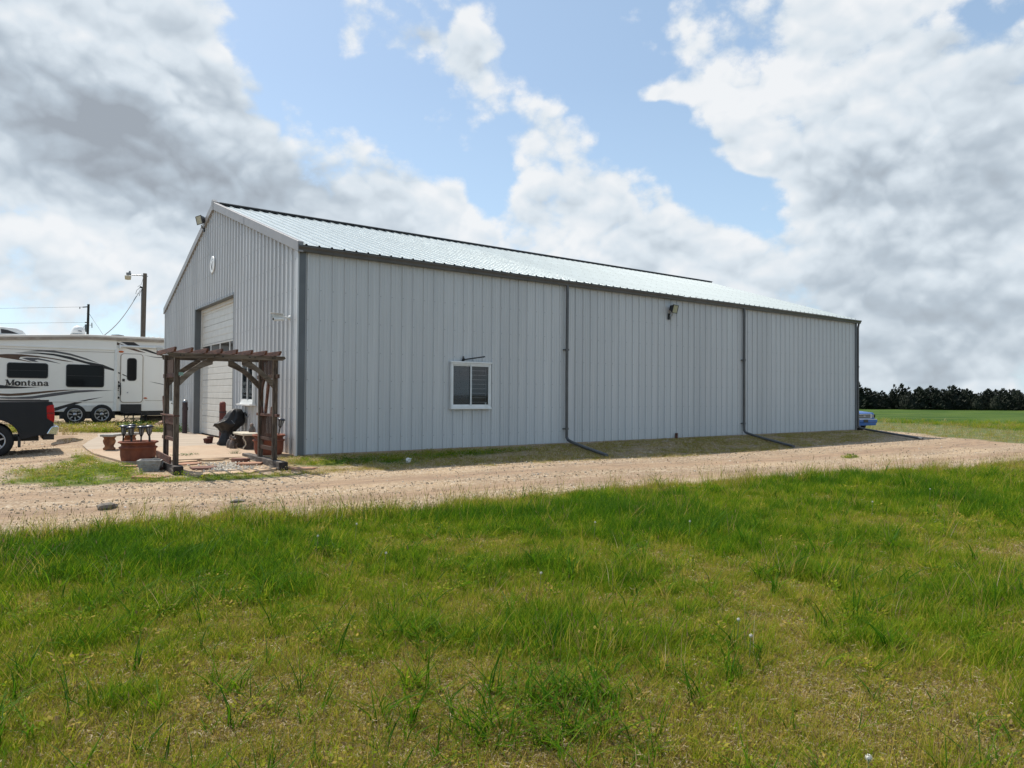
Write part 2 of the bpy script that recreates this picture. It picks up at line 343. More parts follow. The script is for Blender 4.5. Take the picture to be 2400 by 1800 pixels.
def gheight(x, y):
    x = np.asarray(x, float); y = np.asarray(y, float)
    z = -.12+.02*(fbm(x*.35, y*.35, 1)-.5)
    dx = np.maximum(np.maximum(-3.6-x, x-24.9), 0); dy = np.maximum(np.maximum(-.2-y, y-15.7), 0); d = np.hypot(dx, dy)
    z = z+.075*(1-sstep(.1, 2.6, d))
    z = z+.06*sstep(9, 18, y)*(1-sstep(10, 30, x))
    z = z-.03*sstep(-5.5, -7.5, y-0*x)*(1-sstep(14, 24, x))
    z = z-.07*sstep(22, 30, x)*(1-sstep(35, 60, x))
    z = z-.11*sstep(3, 11, x)*sstep(-.6, -3.0, y)*(1-sstep(-6.5, -8.5, y))*(1-sstep(24, 30, x))
    z = z-1.0*np.clip((x-38)/112, 0, 1)
    yl = np.interp(x, LX, LY); yt = np.interp(x, TX, TY)
    u = (y-yl)/np.maximum(yt-yl, .5)                    # wheel ruts along the drive
    inn = (x < 24) & (x > -12)
    z = z-inn*(.018*np.exp(-((u-.33)/.10)**2)+.018*np.exp(-((u-.72)/.10)**2))+inn*.012*np.exp(-((u-.05)/.06)**2)
    z = z+inn*(u > 0)*(u < 1.1)*.012*(fbm(x*1.3, y*7, 2)-.5)
    z = np.where((y > 1) & (x < -3.5), z+.018*(fbm(x*1.1, y*5, 3)-.5), z)
    return z
WEEDS = [(-2.9, -2.5, .55, .3, 1), (-2.3, -2.65, .6, .3, 1.1), (-1.7, -2.75, .5, .25, .9), (-1.0, -2.75, .4, .2, .6), (-3.5, -2.0, .3, .5, 1.0), (-3.7, -.9, .3, .6, 1.0), (-4.1, .4, .5, .9, 1.3), (-4.4, -.7, .7, .7, 1.25), (-4.9, .1, .5, .5, .8), (-3.95, 1.9, .22, .9, 1.1), (-4.9, -1.4, .6, .4, .8), (-4.3, -2.2, .6, .4, .9),
         (-6.6, -1.0, .7, .4, .5), (-.25, -1.3, .35, .35, 1.1), (.2, -1.55, .4, .35, 1.2), (-.3, -.7, .3, .3, .5), (1.1, -1.4, .7, .5, 1.0), (2.2, -1.3, .8, .55, 1.0), (3.3, -1.2, .8, .5, .9), (4.4, -1.0, .8, .5, .7), (5.5, -.9, .8, .4, .55), (1.5, -2.2, .9, .25, .6),
         (-1.5, 13.2, 1.6, .7, 1.1), (-3.6, 14.6, 1.8, .9, .9), (-.4, 12.6, .5, .5, 1.2), (-5.5, 16.4, 2.5, 1.2, 1.0), (-1.5, 17.0, 2.5, 1.6, 1.1), (-2.8, 20, 3.5, 1.2, .9), (-3.6, 11.9, .7, .25, .6), (13.2, -5.9, .45, .18, .9), (-3.4, -4.6, .5, .15, .35), (-2.95, -6.35, .2, .1, 1.0)]
def weedf(x, y):
    s = np.zeros_like(np.asarray(x, float))
    for cx, cy, rx, ry, a in WEEDS: s = s+a*np.exp(-((x-cx)/rx)**2-((y-cy)/ry)**2)
    return s
def masks(x, y):
    x = np.asarray(x, float); y = np.asarray(y, float)
    wob = (fbm(x*.9, y*.9, 0)-.5)*1.1+(fbm(x*4, y*4, 2)-.5)*.5
    yl = np.interp(x, LX, LY); yt = np.interp(x, TX, TY)
    lawn = sstep(-.15, .25, (yl-y)+wob*.75)
    s = ((x-24.3)*9.4-(y+6.4)*5.7)/11+wob*.8
    s = np.where(y < -10, np.minimum(s, (yl-y)*0+s), s)
    field = sstep(-.2, .5, s)*(1-lawn)
    wheat = sstep(6.5, 9, s+wob)*(1-lawn)
    strip = sstep(-.2, .6, (y-yt)+wob*.7)*(x > -.8)*(x < 27)*(y < .3)*(1-lawn)
    dryness = sstep(2.2, 6.5, x+wob*2)
    weeds = np.clip((weedf(x, y)+wob*.35-.30)*2.2, 0, 1)*(1-lawn)
    far = sstep(34, 60, np.hypot(x+5, y+10))*(1-lawn)*(1-field)
    return lawn, field, wheat, strip, dryness, weeds, far
def axis(a, b, st, far, grow=1.22):
    c = list(np.arange(a, b, st)); s = st; v = c[-1]
    while v < far: s *= grow; v += s; c.append(v)
    s = st; v = a; lo = []
    while v > -far: s *= grow; v -= s; lo.append(v)
    return np.array(lo[::-1]+c)
gxs = axis(-8.5, 31, .16, 4200); gys = axis(-15.5, 9, .16, 4200)
GX, GY = np.meshgrid(gxs, gys, indexing='ij'); GZ = gheight(GX, GY)
mk = masks(GX, GY)
def zone_of(cx, cy):
    l, f, w, s, d, wd, fr = masks(cx, cy)
    z = np.full(cx.shape, 1)                                # 1 gravel road and yard
    z[(s > .5) | (wd > .5)] = 2                             # earth beside the building
    z[fr > .5] = 3; z[f > .5] = 3; z[l > .5] = 0
    return z
def ground_material():
    m = bpy.data.materials.new('ground surface'); m.use_nodes = True; nt = m.node_tree; N = nt.nodes.new; L = nt.links.new
    b = nt.nodes['Principled BSDF']; b.inputs['Roughness'].default_value = .95; b.inputs['Specular IOR Level'].default_value = .15
    geo = N('ShaderNodeNewGeometry'); P = geo.outputs['Position']
    a1 = N('ShaderNodeAttribute'); a1.attribute_name = 'zone_a'; a2 = N('ShaderNodeAttribute'); a2.attribute_name = 'zone_b'
    s1 = N('ShaderNodeSeparateColor'); L(a1.outputs['Color'], s1.inputs[0]); s2 = N('ShaderNodeSeparateColor'); L(a2.outputs['Color'], s2.inputs[0])
    def nz(sc, det=5, stretch=(1, 1, 1), rough=.55, rz=0):
        mp = N('ShaderNodeMapping'); mp.inputs['Scale'].default_value = stretch; mp.inputs['Rotation'].default_value = (0, 0, rz); L(P, mp.inputs[0])
        n = N('ShaderNodeTexNoise'); n.inputs['Scale'].default_value = sc; n.inputs['Detail'].default_value = det; n.inputs['Roughness'].default_value = rough; L(mp.outputs[0], n.inputs['Vector']); return n.outputs[0]
    def mr(s, a, c, lo=0, hi=1):
        r = N('ShaderNodeMapRange'); L(s, r.inputs[0]); r.inputs[1].default_value = a; r.inputs[2].default_value = c; r.inputs[3].default_value = lo; r.inputs[4].default_value = hi; return r.outputs[0]
    def mx(f, A, B):
        x = N('ShaderNodeMix'); x.data_type = 'RGBA'
        for i, s in ((0, f), (6, A), (7, B)):
            if isinstance(s, tuple): x.inputs[i].default_value = (*s, 1)
            elif isinstance(s, (int, float)): x.inputs[i].default_value = s
            else: L(s, x.inputs[i])
        return x.outputs[2]
    vor = N('ShaderNodeTexVoronoi'); vor.inputs['Scale'].default_value = 26; L(P, vor.inputs['Vector'])
    vor2 = N('ShaderNodeTexVoronoi'); vor2.inputs['Scale'].default_value = 55; L(P, vor2.inputs['Vector'])
    sepv = N('ShaderNodeSeparateColor'); L(vor.outputs['Color'], sepv.inputs[0]); sepw = N('ShaderNodeSeparateColor'); L(vor2.outputs['Color'], sepw.inputs[0])
    # crushed pink limestone: fines, pale chips, dark chips, tracks worn along the drive
    grav = mx(mr(nz(.45, 6), .36, .60), (.44, .325, .205), (.295, .215, .14))
    grav = mx(mr(nz(.8, 7, (.30, 3.6, 1), .65), .48, .64, 0, .8), grav, (.235, .17, .12))
    grav = mx(mr(nz(2.6, 5, (.5, 2.2, 1)), .55, .72, 0, .7), grav, (.45, .365, .265))
    grav = mx(mr(sepv.outputs[0], .60, .95, 0, .75), grav, (.55, .47, .36))
    grav = mx(mr(sepw.outputs[1], .74, .95, 0, .75), grav, (.20, .15, .11))
    # thatch and soil under the lawn
    th = mx(mr(nz(24, 6, (1, 1, 1), .65), .38, .62), (.035, .026, .013), (.16, .12, .06))
    th = mx(mr(nz(6, 5), .45, .7, 0, .6), th, (.09, .066, .03))
    lawn = mx(mr(nz(1.1, 5), .42, .62, 0, .45), th, (.075, .115, .025))
    # earth and dry grass by the wall
    ea = mx(mr(nz(9, 6, (1, 1, 1), .65), .38, .62), (.19, .14, .075), (.32, .255, .16))
    ea = mx(mr(nz(1.6, 5), .45, .65, 0, .7), ea, (.30, .20, .075))
    ea = mx(mr(sepv.outputs[0], .70, .95, 0, .7), ea, (.45, .38, .29))
    # weeds, field
    we = mx(mr(nz(14, 5), .4, .6), (.06, .10, .02), (.16, .17, .05))
    fdry = mx(mr(nz(2.2, 6, (1, .5, 1)), .4, .6), (.135, .14, .06), (.085, .115, .035))
    wh = mx(mr(nz(.075, 5, (.6, 2.8, 1), .5, .65), .40, .60), (.026, .066, .006), (.060, .105, .012))
    wh = mx(mr(nz(.16, 4, (.4, 3.5, 1), .5, .65), .54, .68, 0, .8), wh, (.095, .125, .028))
    wh = mx(mr(nz(1.4, 6), .55, .75, 0, .35), wh, (.10, .11, .015))
    packed = mx(mr(nz(3.0, 6, (.4, 1.8, 1), .6), .38, .62), (.355, .25, .165), (.24, .172, .12))
    packed = mx(mr(nz(1.3, 6, (.22, 5.0, 1), .65), .54, .70, 0, .8), packed, (.22, .155, .105))
    grav = mx(a2.outputs['Alpha'], grav, packed)
    col = mx(s2.outputs[0], grav, ea)                       # strip
    col = mx(s2.outputs[2], col, we)                        # weeds
    col = mx(s1.outputs[1], col, fdry); col = mx(s1.outputs[2], col, wh)
    a3 = a1.outputs['Alpha']; col = mx(a3, col, fdry)
    col = mx(s1.outputs[0], col, lawn)
    L(col, b.inputs['Base Color'])
    bp = N('ShaderNodeBump'); bp.inputs['Strength'].default_value = .9; bp.inputs['Distance'].default_value = .03
    h = N('ShaderNodeMath'); h.operation = 'MULTIPLY_ADD'; L(vor.outputs['Distance'], h.inputs[0]); h.inputs[1].default_value = -.7; L(nz(9, 6, (.6, 1.6, 1), .65), h.inputs[2])
    L(h.outputs[0], bp.inputs['Height']); L(bp.outputs[0], b.inputs['Normal'])
    return m
GM = ground_material()
def build_ground():
    nx, ny = GX.shape
    cx = (GX[:-1, :-1]+GX[1:, 1:])/2; cy = (GY[:-1, :-1]+GY[1:, 1:])/2
    zn = zone_of(cx, cy)
    idx = np.arange(nx*ny).reshape(nx, ny)
    quads = np.stack([idx[:-1, :-1], idx[1:, :-1], idx[1:, 1:], idx[:-1, 1:]], -1).reshape(-1, 4); zf = zn.reshape(-1)
    co = np.stack([GX, GY, GZ], -1).reshape(-1, 3)
    l, f, w, s, d, wd, fr = [q.reshape(-1) for q in mk]
    A = np.stack([l, f, w, fr], -1); X_, Y_ = GX.reshape(-1), GY.reshape(-1)
    yl = np.interp(X_, LX, LY); yt = np.interp(X_, TX, TY); u = (Y_-yl)/np.maximum(yt-yl, .5)
    trk = (np.exp(-((u-.31)/.10)**2)+np.exp(-((u-.70)/.11)**2))*(.55+.9*fbm(X_*.25, Y_*2.5, 4))
    trk = np.where((Y_ > 1) & (X_ < -3.5), .9*sstep(.42, .62, fbm(X_*.25, Y_*1.3, 2)), np.clip(trk, 0, 1))
    B = np.stack([s, d, wd, trk], -1)
    for k, nm in enumerate(('lawn', 'gravel_road', 'earth_strip', 'field')):
        q = quads[zf == k]; used, inv = np.unique(q, return_inverse=True); q = inv.reshape(-1, 4)
        me = bpy.data.meshes.new(nm); me.from_pydata(co[used].tolist(), [], q.tolist())
        for an, arr in (('zone_a', A), ('zone_b', B)):
            at_ = me.color_attributes.new(an, 'FLOAT_COLOR', 'POINT'); at_.data.foreach_set('color', arr[used].astype(np.float32).reshape(-1))
        me.polygons.foreach_set('use_smooth', [True]*len(me.polygons)); me.materials.append(GM); me.update()
        o = bpy.data.objects.new(nm, me); COL.objects.link(o); o['kind'] = 'structure'
build_ground()

# concrete apron before the garage door: separate slabs with open joints
pat = thing('patio', None, None); pat['kind'] = 'structure'
def slab(poly, mt, z=0.0):
    b = MB(); b.prism(poly, 'z', -.16, z); b.build('slab', G[mt], pat, bevel=.008)
slab([(-3.72, 2.9), (-3.42, .2), (-.02, .2), (-.02, 4.28), (-3.72, 4.28)], 'concrete')
slab([(-3.72, 4.295), (-.02, 4.295), (-.02, 7.9), (-3.35, 7.9), (-3.68, 5.9)], 'concretefar')
slab([(-3.345, 7.915), (-.02, 7.915), (-.02, 11.75), (-2.75, 11.75), (-2.92, 10.0)], 'concretefar', -.004)
# puddle lying in the yard
b = MB(); n = 26; pc = (-3.95, 8.7)
ring = []
for i in range(n):
    a = 2*PI*i/n; r = 1+.22*math.sin(3*a+1)+.12*math.sin(5*a)
    ring.append((-3.86+.30*r*math.cos(a)+.30*math.sin(a), 8.45+1.45*r*math.sin(a)))
zp = max(float(gheight(x, y)) for x, y in ring)+.014
b.prism(ring, 'z', zp-.10, zp)
pm = mat('muddy water', (.10, .066, .042), (.13, .09, .06), 3, .10, spec=.35)
o = b.build('puddle', pm); o['kind'] = 'structure'

# ------------------------------------------------------------------ metal building
L_, W_, H_, SL = 24.84, 15.66, 4.72, .3312
TH = math.atan(SL); CT = math.cos(TH)
barn = thing('metal_building', 'long grey ribbed metal building with pale gable roof and white garage door', 'building')
def profile(width=.9144, rib=.034, first=.03, minor=True, shade_groove=False):
    p = [(0, 0)]
    for k in range(3):
        x = first+k*.3048
        p += ([(x-.020, 0), (x-.017, -.016), (x-.005, -.016)] if shade_groove and x > .025 else [])+[(x, 0), (x+.014, rib), (x+.044, rib), (x+.062, 0)]
        if minor:
            for mx_ in (.062+.080, .062+.160):
                q = x+mx_
                if q < width-.03: p += [(q-.014, 0), (q-.005, .008), (q+.005, .008), (q+.014, 0)]
    p.append((width, 0)); return sorted(set(p))
PR = profile(rib=.033)
PRG = profile(shade_groove=True)  # groove added beside each gable rib to hold a dark shade line
# long wall: one shared panel mesh
b = MB()
vs = []; fs = []
for i, (u, d) in enumerate(PR):
    vs += [(u, -d, 0), (u, -d, 4.68)]
    if i: fs.append((2*i-2, 2*i, 2*i+1, 2*i-1))
b.add(vs, fs); wp0 = b.build('wall_panel', G['siding'], barn); wp0.location = (.149, -.002, 0)
for k in range(1, 27):
    c = wp0.copy(); COL.objects.link(c); c.location = (.149+k*.9144, -.002-.0015*(k % 2), 0)
# gable wall panels, tops cut to the roof slope, garage opening left out
def gable_z(y): return H_-.04+SL*min(y, W_-y)
OP0, OP1, OPZ = 5.345, 10.24, 4.28
for k in range(17):
    y0 = .06+k*.914; pts = []
    for u, d in PRG: pts.append((y0+u, d))
    for e in (OP0, OP1, W_/2):
        for i in range(len(pts)-1):
            if pts[i][0] < e < pts[i+1][0]:
                t = (e-pts[i][0])/(pts[i+1][0]-pts[i][0]); pts.insert(i+1, (e, pts[i][1]*(1-t)+pts[i+1][1]*t)); break
    b = MB()
    for (ya, da), (yb, db) in zip(pts, pts[1:]):
        zb = OPZ if OP0 < (ya+yb)/2 < OP1 else 0
        b.add([(-da-.002, ya, zb), (-db-.002, yb, zb), (-db-.002, yb, gable_z(yb)), (-da-.002, ya, gable_z(ya))], [(0, 3, 2, 1)])
    b.build('wall_panel', G['siding'], barn)
# the two walls nobody sees, and a solid core behind the sheets
b = MB(); b.add([(L_, 0, 0), (L_, W_, 0), (L_, W_, H_), (L_, W_/2, H_+SL*W_/2), (L_, 0, H_)], [(0, 1, 2, 3, 4)])
b.add([(0, W_, 0), (L_, W_, 0), (L_, W_, H_), (0, W_, H_)], [(0, 3, 2, 1)]); b.build('wall', G['siding'], barn)
# roof panels (front and back slope share one mesh)
RL = (W_/2+.14)/CT
b = MB(); vs = []; fs = []
PRR = [(u, d*.85) for u, d in profile(minor=False)]
for i, (u, d) in enumerate(PRR):
    vs += [(u, 0, d), (u, RL, d)]
    if i: fs.append((2*i-2, 2*i, 2*i+1, 2*i-1))
b.add(vs, fs)
# fastener heads in rows over the purlins
for r in range(8):
    for k in range(3):
        for du in (.11, ):
            x = .03+k*.3048+.031+.0; yy = .2+r*1.14
            b.add([(x-.013, yy-.015, .0285), (x+.013, yy-.015, .0285), (x+.013, yy+.015, .0285), (x-.013, yy+.015, .0285), (x, yy, .038)], [(0, 1, 4), (1, 2, 4), (2, 3, 4), (3, 0, 4)], 1)
ry, rz_ = -.14, 4.845-.14*SL
rp0 = b.build('roof_panel', [G['roof'], G['black']], barn); rp0.location = (.06, ry, rz_); rp0.rotation_euler = (TH, 0, 0)
for k in range(1, 27):
    c = rp0.copy(); COL.objects.link(c); c.location = (.06+k*.9144, ry, rz_+.001*(k % 2))
for k in range(27):
    c = rp0.copy(); COL.objects.link(c); c.location = (.06+(k+1)*.9144, W_+.14, rz_+.001*(k % 2)); c.rotation_euler = (TH, 0, PI)
ZR = rz_+RL*math.sin(TH)
b = MB(); b.box(.1, L_-.05, W_/2-.17, W_/2+.17, ZR-.03, ZR+.05); b.build('ridge_vent', G['black'], barn)
b = MB(); b.prism([(W_/2-.21, ZR+.012), (W_/2, ZR+.080), (W_/2+.21, ZR+.012), (W_/2+.21, ZR+.027), (W_/2, ZR+.096), (W_/2-.21, ZR+.027)], 'x', .05, L_); b.build('ridge_cap', G['gutter'], barn)
# corner trims
b = MB(); b.box(-.004, .15, -.040, 0, -.02, 4.70); b.build('corner_trim', G['trim'], barn)
b = MB(); b.box(-.040, -.005, -.040, .075, -.02, 4.70); b.build('corner_trim', G['siding'], barn)
b = MB(); b.box(L_-.12, L_+.01, -.045, .02, -.02, 4.7); b.build('corner_trim', G['trim'], barn)
b = MB(); b.box(-.045, -.0, W_-.08, W_+.03, -.02, 4.70); b.build('corner_trim', G['siding'], barn)
# rake trim, two lengths a side with a lapped joint
for sgn in (0, 1):
    for (t0, t1, off) in ((-.14, 4.25, 0), (4.24, W_/2+.004, .006)):
        f = lambda t, dz: ((t if not sgn else W_-t), 4.70+SL*t+dz)
        poly = [f(t0, -.03), f(t1, -.03), f(t1, .215), f(t0, .215)]
        b = MB(); b.prism(poly, 'x', -.075-off, .055); b.build('rake_trim', G['rake'], barn, bevel=.012)
b = MB(); b.prism([(W_/2-.11, ZR+.11-.05), (W_/2, ZR+.145), (W_/2+.11, ZR+.06), (W_/2+.11, ZR-.22), (W_/2, ZR-.19), (W_/2-.11, ZR-.22)], 'x', -.09, .05); b.build('peak_trim', G['rake'], barn)
# gutter
b = MB(); b.prism([(-.045, 4.645), (-.135, 4.645), (-.145, 4.70), (-.175, 4.745), (-.178, 4.775), (-.165, 4.777), (-.165, 4.75), (-.13, 4.70), (-.12, 4.66), (-.045, 4.66)], 'x', -.06, L_+.16)
gt = b.build('gutter', G['gutter'], barn)
for xa, xb in ((-.062, -.04), (L_+.14, L_+.162)):
    b = MB(); b.prism([(-.046, 4.662), (-.118, 4.662), (-.128, 4.70), (-.160, 4.752), (-.155, 4.79), (-.046, 4.79)], 'x', xa, xb); b.build('gutter_end', G['gutter'], barn)
# downspouts with their ground pipes
for k, (x, ex, ey) in enumerate(((8.02, 7.0, -2.85), (16.62, 15.0, -3.1), (24.9, 23.3, -3.4))):
    b = MB(); yb = -.115 if k < 2 else -.06
    b.tube([(x, -.10, 4.66), (x, yb, 4.45), (x-.01, yb, 2.0), (x, yb, .14)], .044, 8)
    d = b.build('downspout', G['gutter'], barn)
    for z in (2.75, .42): b = MB(); b.lathe([(.058, -.03), (.058, .03)], 8, (x, yb, z)); b.box(x-.085, x+.085, yb+.03, yb+.10, z-.015, z+.015); b.build('bracket', G['gutter'], d)
    g0 = float(gheight(ex, ey))
    b = MB(); b.tube([(x, yb, .17), (x, yb-.06, .09), (x-.02, yb-.25, .04), ((x+ex)/2, (yb+ey)/2, (g0+.05)/2+.035), (ex, ey, g0+.055)], .045, 10)
    b.build('drain_pipe', G['pvc'], d)
# wall fasteners
b = MB()
for i in range(81):
    x = .149+.03+.031+i*.3048
    for z in (.35, 1.05, 1.72, 2.4, 3.1, 3.8):
        if 4.0 < x < 5.34 and 1 < z < 2.3: continue
        y = -.036; r = .009
        b.add([(x-r, y, z-r), (x+r, y, z-r), (x+r, y, z+r), (x-r, y, z+r), (x, y-.010, z)], [(0, 1, 4), (1, 2, 4), (2, 3, 4), (3, 0, 4)])
o = b.build('fasteners', G['fastener'], barn); o['kind'] = 'stuff'
b = MB()
for i in range(50):
    y = .06+.03+.031+i*.3048
    for z in (.35, 1.05, 1.72, 2.4, 3.1, 3.8, 4.5, 5.2, 5.9, 6.6):
        if z > gable_z(y)-.15 or (OP0-.1 < y < OP1+.1 and z < OPZ+.1) or (3.0 < y < 4.4 and 1 < z < 2.5): continue
        x = -.036; r = .009
        b.add([(x, y-r, z-r), (x, y+r, z-r), (x, y+r, z+r), (x, y-r, z+r), (x-.010, y, z)], [(0, 1, 4), (1, 2, 4), (2, 3, 4), (3, 0, 4)])
o = b.build('fasteners', G['fastener'], barn); o['kind'] = 'stuff'
# base ledge of the slab
b = MB(); b.box(.0, L_, -.02, .1, -.2, -.004); b.box(-.03, .1, 0.01, W_, -.2, -.004); b.build('footing', G['concrete'], barn)

# garage door: recessed opening, seven sections, glazed fifth
DX = .20
b = MB()
b.box(-.036, DX+.06, OP1-.012, OP1+.05, 0, OPZ+.05); b.build('door_jamb', G['trim'], barn)
b = MB(); b.box(-.036, DX+.06, OP0-.05, OP0+.012, 0, OPZ+.05); b.build('door_jamb', G['trim'], barn)
b = MB(); b.box(-.034, DX+.06, OP0+.013, OP1-.013, OPZ-.012, OPZ+.05); b.build('door_header', G['trim'], barn)
gd = MB(); gd.box(DX+.03, DX+.08, OP0+.02, OP1-.02, .0, OPZ-.02); gdo = gd.build('garage_door', G['interior'], barn)
b = MB(); b.box(DX-.045, DX+.02, OP1-.14, OP1-.014, 0, OPZ-.016); b.box(DX-.045, DX+.02, OP0+.014, OP0+.14, 0, OPZ-.016); b.box(DX-.045, DX+.02, OP0+.141, OP1-.141, OPZ-.13, OPZ-.016); b.build('door_stop', G['cream'], gdo)
sec = .606
for k in range(7):
    z0 = .03+k*sec; z1 = z0+sec-.012
    b = MB(); ya, yb = OP0+.10, OP1-.10
    if k != 4:
        zs = [z0]
        prof = [(0, z0), (0, z0+.16), (.012, z0+.168), (.012, z0+.19), (0, z0+.198), (0, z0+.37), (.012, z0+.378), (.012, z0+.40), (0, z0+.408), (0, z1), (.028, z1), (.028, z0)]
        b.prism([(DX+d, z) for d, z in prof], 'y', ya, yb)
        s = b.build('door_section', G['cream'], gdo)
    else:
        b.box(DX, DX+.028, ya, yb, z0, z0+.07); b.box(DX, DX+.028, ya, yb, z1-.06, z1)
        n = 4; wd_ = (yb-ya)/n
        for i in range(n+1):
            yc = ya+i*wd_; b.box(DX, DX+.028, max(ya, yc-.045), min(yb, yc+.045), z0+.07, z1-.06)
        s = b.build('door_section', G['cream'], gdo, bevel=.006)
        for i in range(n):
            b = MB(); b.box(DX+.012, DX+.018, ya+i*wd_+.04, ya+(i+1)*wd_-.04, z0+.065, z1-.055); b.build('window_pane', G['darkglass'], gdo)
b = MB(); b.box(DX-.004, DX+.03, OP0+.1, OP1-.1, .0, .028); b.build('bottom_seal', G['black'], gdo)

# windows
def slider(y_out, x0, x1, z0, z1, axis, blinds):
    """axis 'y': set in the long wall facing -y; axis 'x': set in the gable facing -x"""
    def bx(b, u0, u1, d0, d1, za, zb):
        if axis == 'y': b.box(u0, u1, -d1, -d0, za, zb)
        else: b.box(-d1, -d0, u0, u1, za, zb)
    b = MB(); bx(b, x0+.02, x1-.02, .0365, .042, z0+.02, z1-.02); w = b.build('window', G['interior'], barn)
    b = MB(); f = .046
    bx(b, x0, x0+f, .03, .105, z0+f, z1-f); bx(b, x1-f, x1, .03, .105, z0+f, z1-f); bx(b, x0, x1, .03, .105, z1-f, z1); bx(b, x0, x1, .03, .105, z0, z0+f)
    bx(b, x0-.012, x1+.03, .03, .125, z1, z1+.045); bx(b, x0-.012, x1+.012, .03, .125, z0-.045, z0)
    b.build('frame', G['white'], w, bevel=.006)
    xm = (x0+x1)/2
    for j, (a, c) in enumerate(((x0+f, xm+.03), (xm-.03, x1-f))):
        d0, d1 = ((.060, .078) if j == 0 else (.080, .098)); e = .034
        b = MB(); bx(b, a, a+e, d0, d1, z0+f+e, z1-f-e); bx(b, c-e, c, d0, d1, z0+f+e, z1-f-e); bx(b, a, c, d0, d1, z1-f-e, z1-f); bx(b, a, c, d0, d1, z0+f, z0+f+e)
        b.build('sash', G['white'], w, bevel=.004)
        b = MB(); bx(b, a+e-.01, c-e+.01, d0+.006, d0+.010, z0+f+e-.01, z1-f-e+.01); b.build('pane', G['glass'], w)
    if blinds:
        for k in range(8):
            z = z0+f+.09+k*(z1-z0-2*f-.12)/8
            b = MB(); bx(b, x0+f, x1-f-.07, .044, .050, z, z+.012); b.build('blind_slat', G['aggregate'], w)
        b = MB(); bx(b, x1-f-.10, x1-f-.085, .044, .052, z0+f, z1-f); b.build('blind_cord', G['screenmesh'], w)
        b = MB(); bx(b, x0+f+.03, xm-.02, .0535, .0545, z0+f+.03, z1-f-.03); b.build('insect_screen', G['screenmesh_t'], w)
        b = MB(); bx(b, x1-f-.12, x1-f-.07, .054, .062, z0+f+.06, z0+f+.085); bx(b, x1-f-.105, x1-f-.085, .054, .062, z0+f+.03, z0+f+.06); b.build('latch', G['white'], w)
    return w
sm = bpy.data.materials.new('insect screen veil'); sm.use_nodes = True; nt = sm.node_tree; nt.nodes.clear()
o_ = nt.nodes.new('ShaderNodeOutputMaterial'); t_ = nt.nodes.new('ShaderNodeBsdfTransparent'); d_ = nt.nodes.new('ShaderNodeBsdfDiffuse'); d_.inputs[0].default_value = (.17, .17, .175, 1); x_ = nt.nodes.new('ShaderNodeMixShader'); x_.inputs[0].default_value = .6
nt.links.new(t_.outputs[0], x_.inputs[1]); nt.links.new(d_.outputs[0], x_.inputs[2]); nt.links.new(x_.outputs[0], o_.inputs[0]); G['screenmesh_t'] = sm
slider(0, 4.04, 5.30, 1.06, 2.24, 'y', True)
w2 = slider(0, 3.12, 4.24, 1.16, 2.37, 'x', False)
b = MB(); b.box(-.20, -.034, 3.06, 4.31, 1.07, 1.114); b.build('window_sill', G['white'], w2, bevel=.006)
# stay arm above the long-wall window
b = MB(); b.bar((4.43, -.05, 2.33), (4.95, -.32, 2.42), .035, .035); b.tube([(4.42, -.02, 2.29), (4.42, -.07, 2.36), (4.42, -.07, 2.42)], .02, 6); b.bar((4.43, -.04, 2.27), (4.43, -.12, 2.36), .03, .04); b.build('stay_arm', G['blackplastic'], barn)
b = MB(); b.box(12.9, 12.97, -.10, -.04, -.05, .16); b.build('pipe_stub', G['redwood'], barn)
# walk door on the gable beyond the garage door
b = MB(); b.box(-.05, -.002, 13.35, 14.62, 0, 2.14); wd = b.build('walk_door', G['yellowcream'], barn, bevel=.01)
b = MB(); b.box(-.075, -.051, 13.55, 14.42, .04, 2.05); b.build('door_leaf', G['white'], wd, bevel=.01)
b = MB(); b.box(-.081, -.076, 13.75, 14.22, 1.1, 1.85); b.build('door_pane', G['darkglass'], wd)
b = MB(); b.lathe([(.0, -.06), (.03, -.055), (.03, -.02), (.012, -.02), (.012, 0)], 10, (-.076, 13.65, 1.0), axis='x'); b.build('door_knob', G['steel'], wd)
# ------------------------------------------------------------------ fixtures on the building
def floodlight(loc, rz, label, hood):
    t = thing('floodlight', label, 'floodlight', loc, rz); t.scale = (.86, .86, .86)            # local: wall behind at +y, lamp looks to -y
    b = MB(); b.box(-.045, .045, -.05, .0, -.30, -.06); b.build('junction_box', G['black'], t, local=True)
    b = MB(); b.tube([(.0, -.04, -.16), (.05, -.12, -.16), (.08, -.15, -.06)], .016, 6); b.tube([(.02, -.09, -.19), (.02, -.09, -.10)], .03, 8); b.build('knuckle', G['steel'], t, local=True)
    Mh = Matrix.Translation((.10, -.17, .12)) @ Euler((math.radians(14), 0, math.radians(14))).to_matrix().to_4x4()
    b = MB(); b.add([(-.2, -.06, -.15), (.2, -.06, -.15), (.2, -.06, .15), (-.2, -.06, .15), (-.12, .12, -.08), (.12, .12, -.08), (.12, .12, .09), (-.12, .12, .09)], [(0, 1, 2, 3), (4, 7, 6, 5), (0, 4, 5, 1), (1, 5, 6, 2), (2, 6, 7, 3), (3, 7, 4, 0)], 0, False, Mh)
    for q in ((-.215, -.18, -.165, .165), (.18, .215, -.165, .165)): b.box(q[0], q[1], -.085, -.055, q[2], q[3], 0, Mh)
    b.box(-.18, .18, -.085, -.055, .14, .165, 0, Mh); b.box(-.18, .18, -.085, -.055, -.165, -.14, 0, Mh)
    b.build('housing', G[hood], t, local=True, bevel=.006)
    b = MB(); b.box(-.18, .18, -.075, -.061, -.14, .14, 0, Mh); b.build('lens', G['floodlens'], t, local=True)
floodlight((12.55, -.036, 4.22), 0, 'square floodlight under the eave of the long grey wall', 'blackplastic')
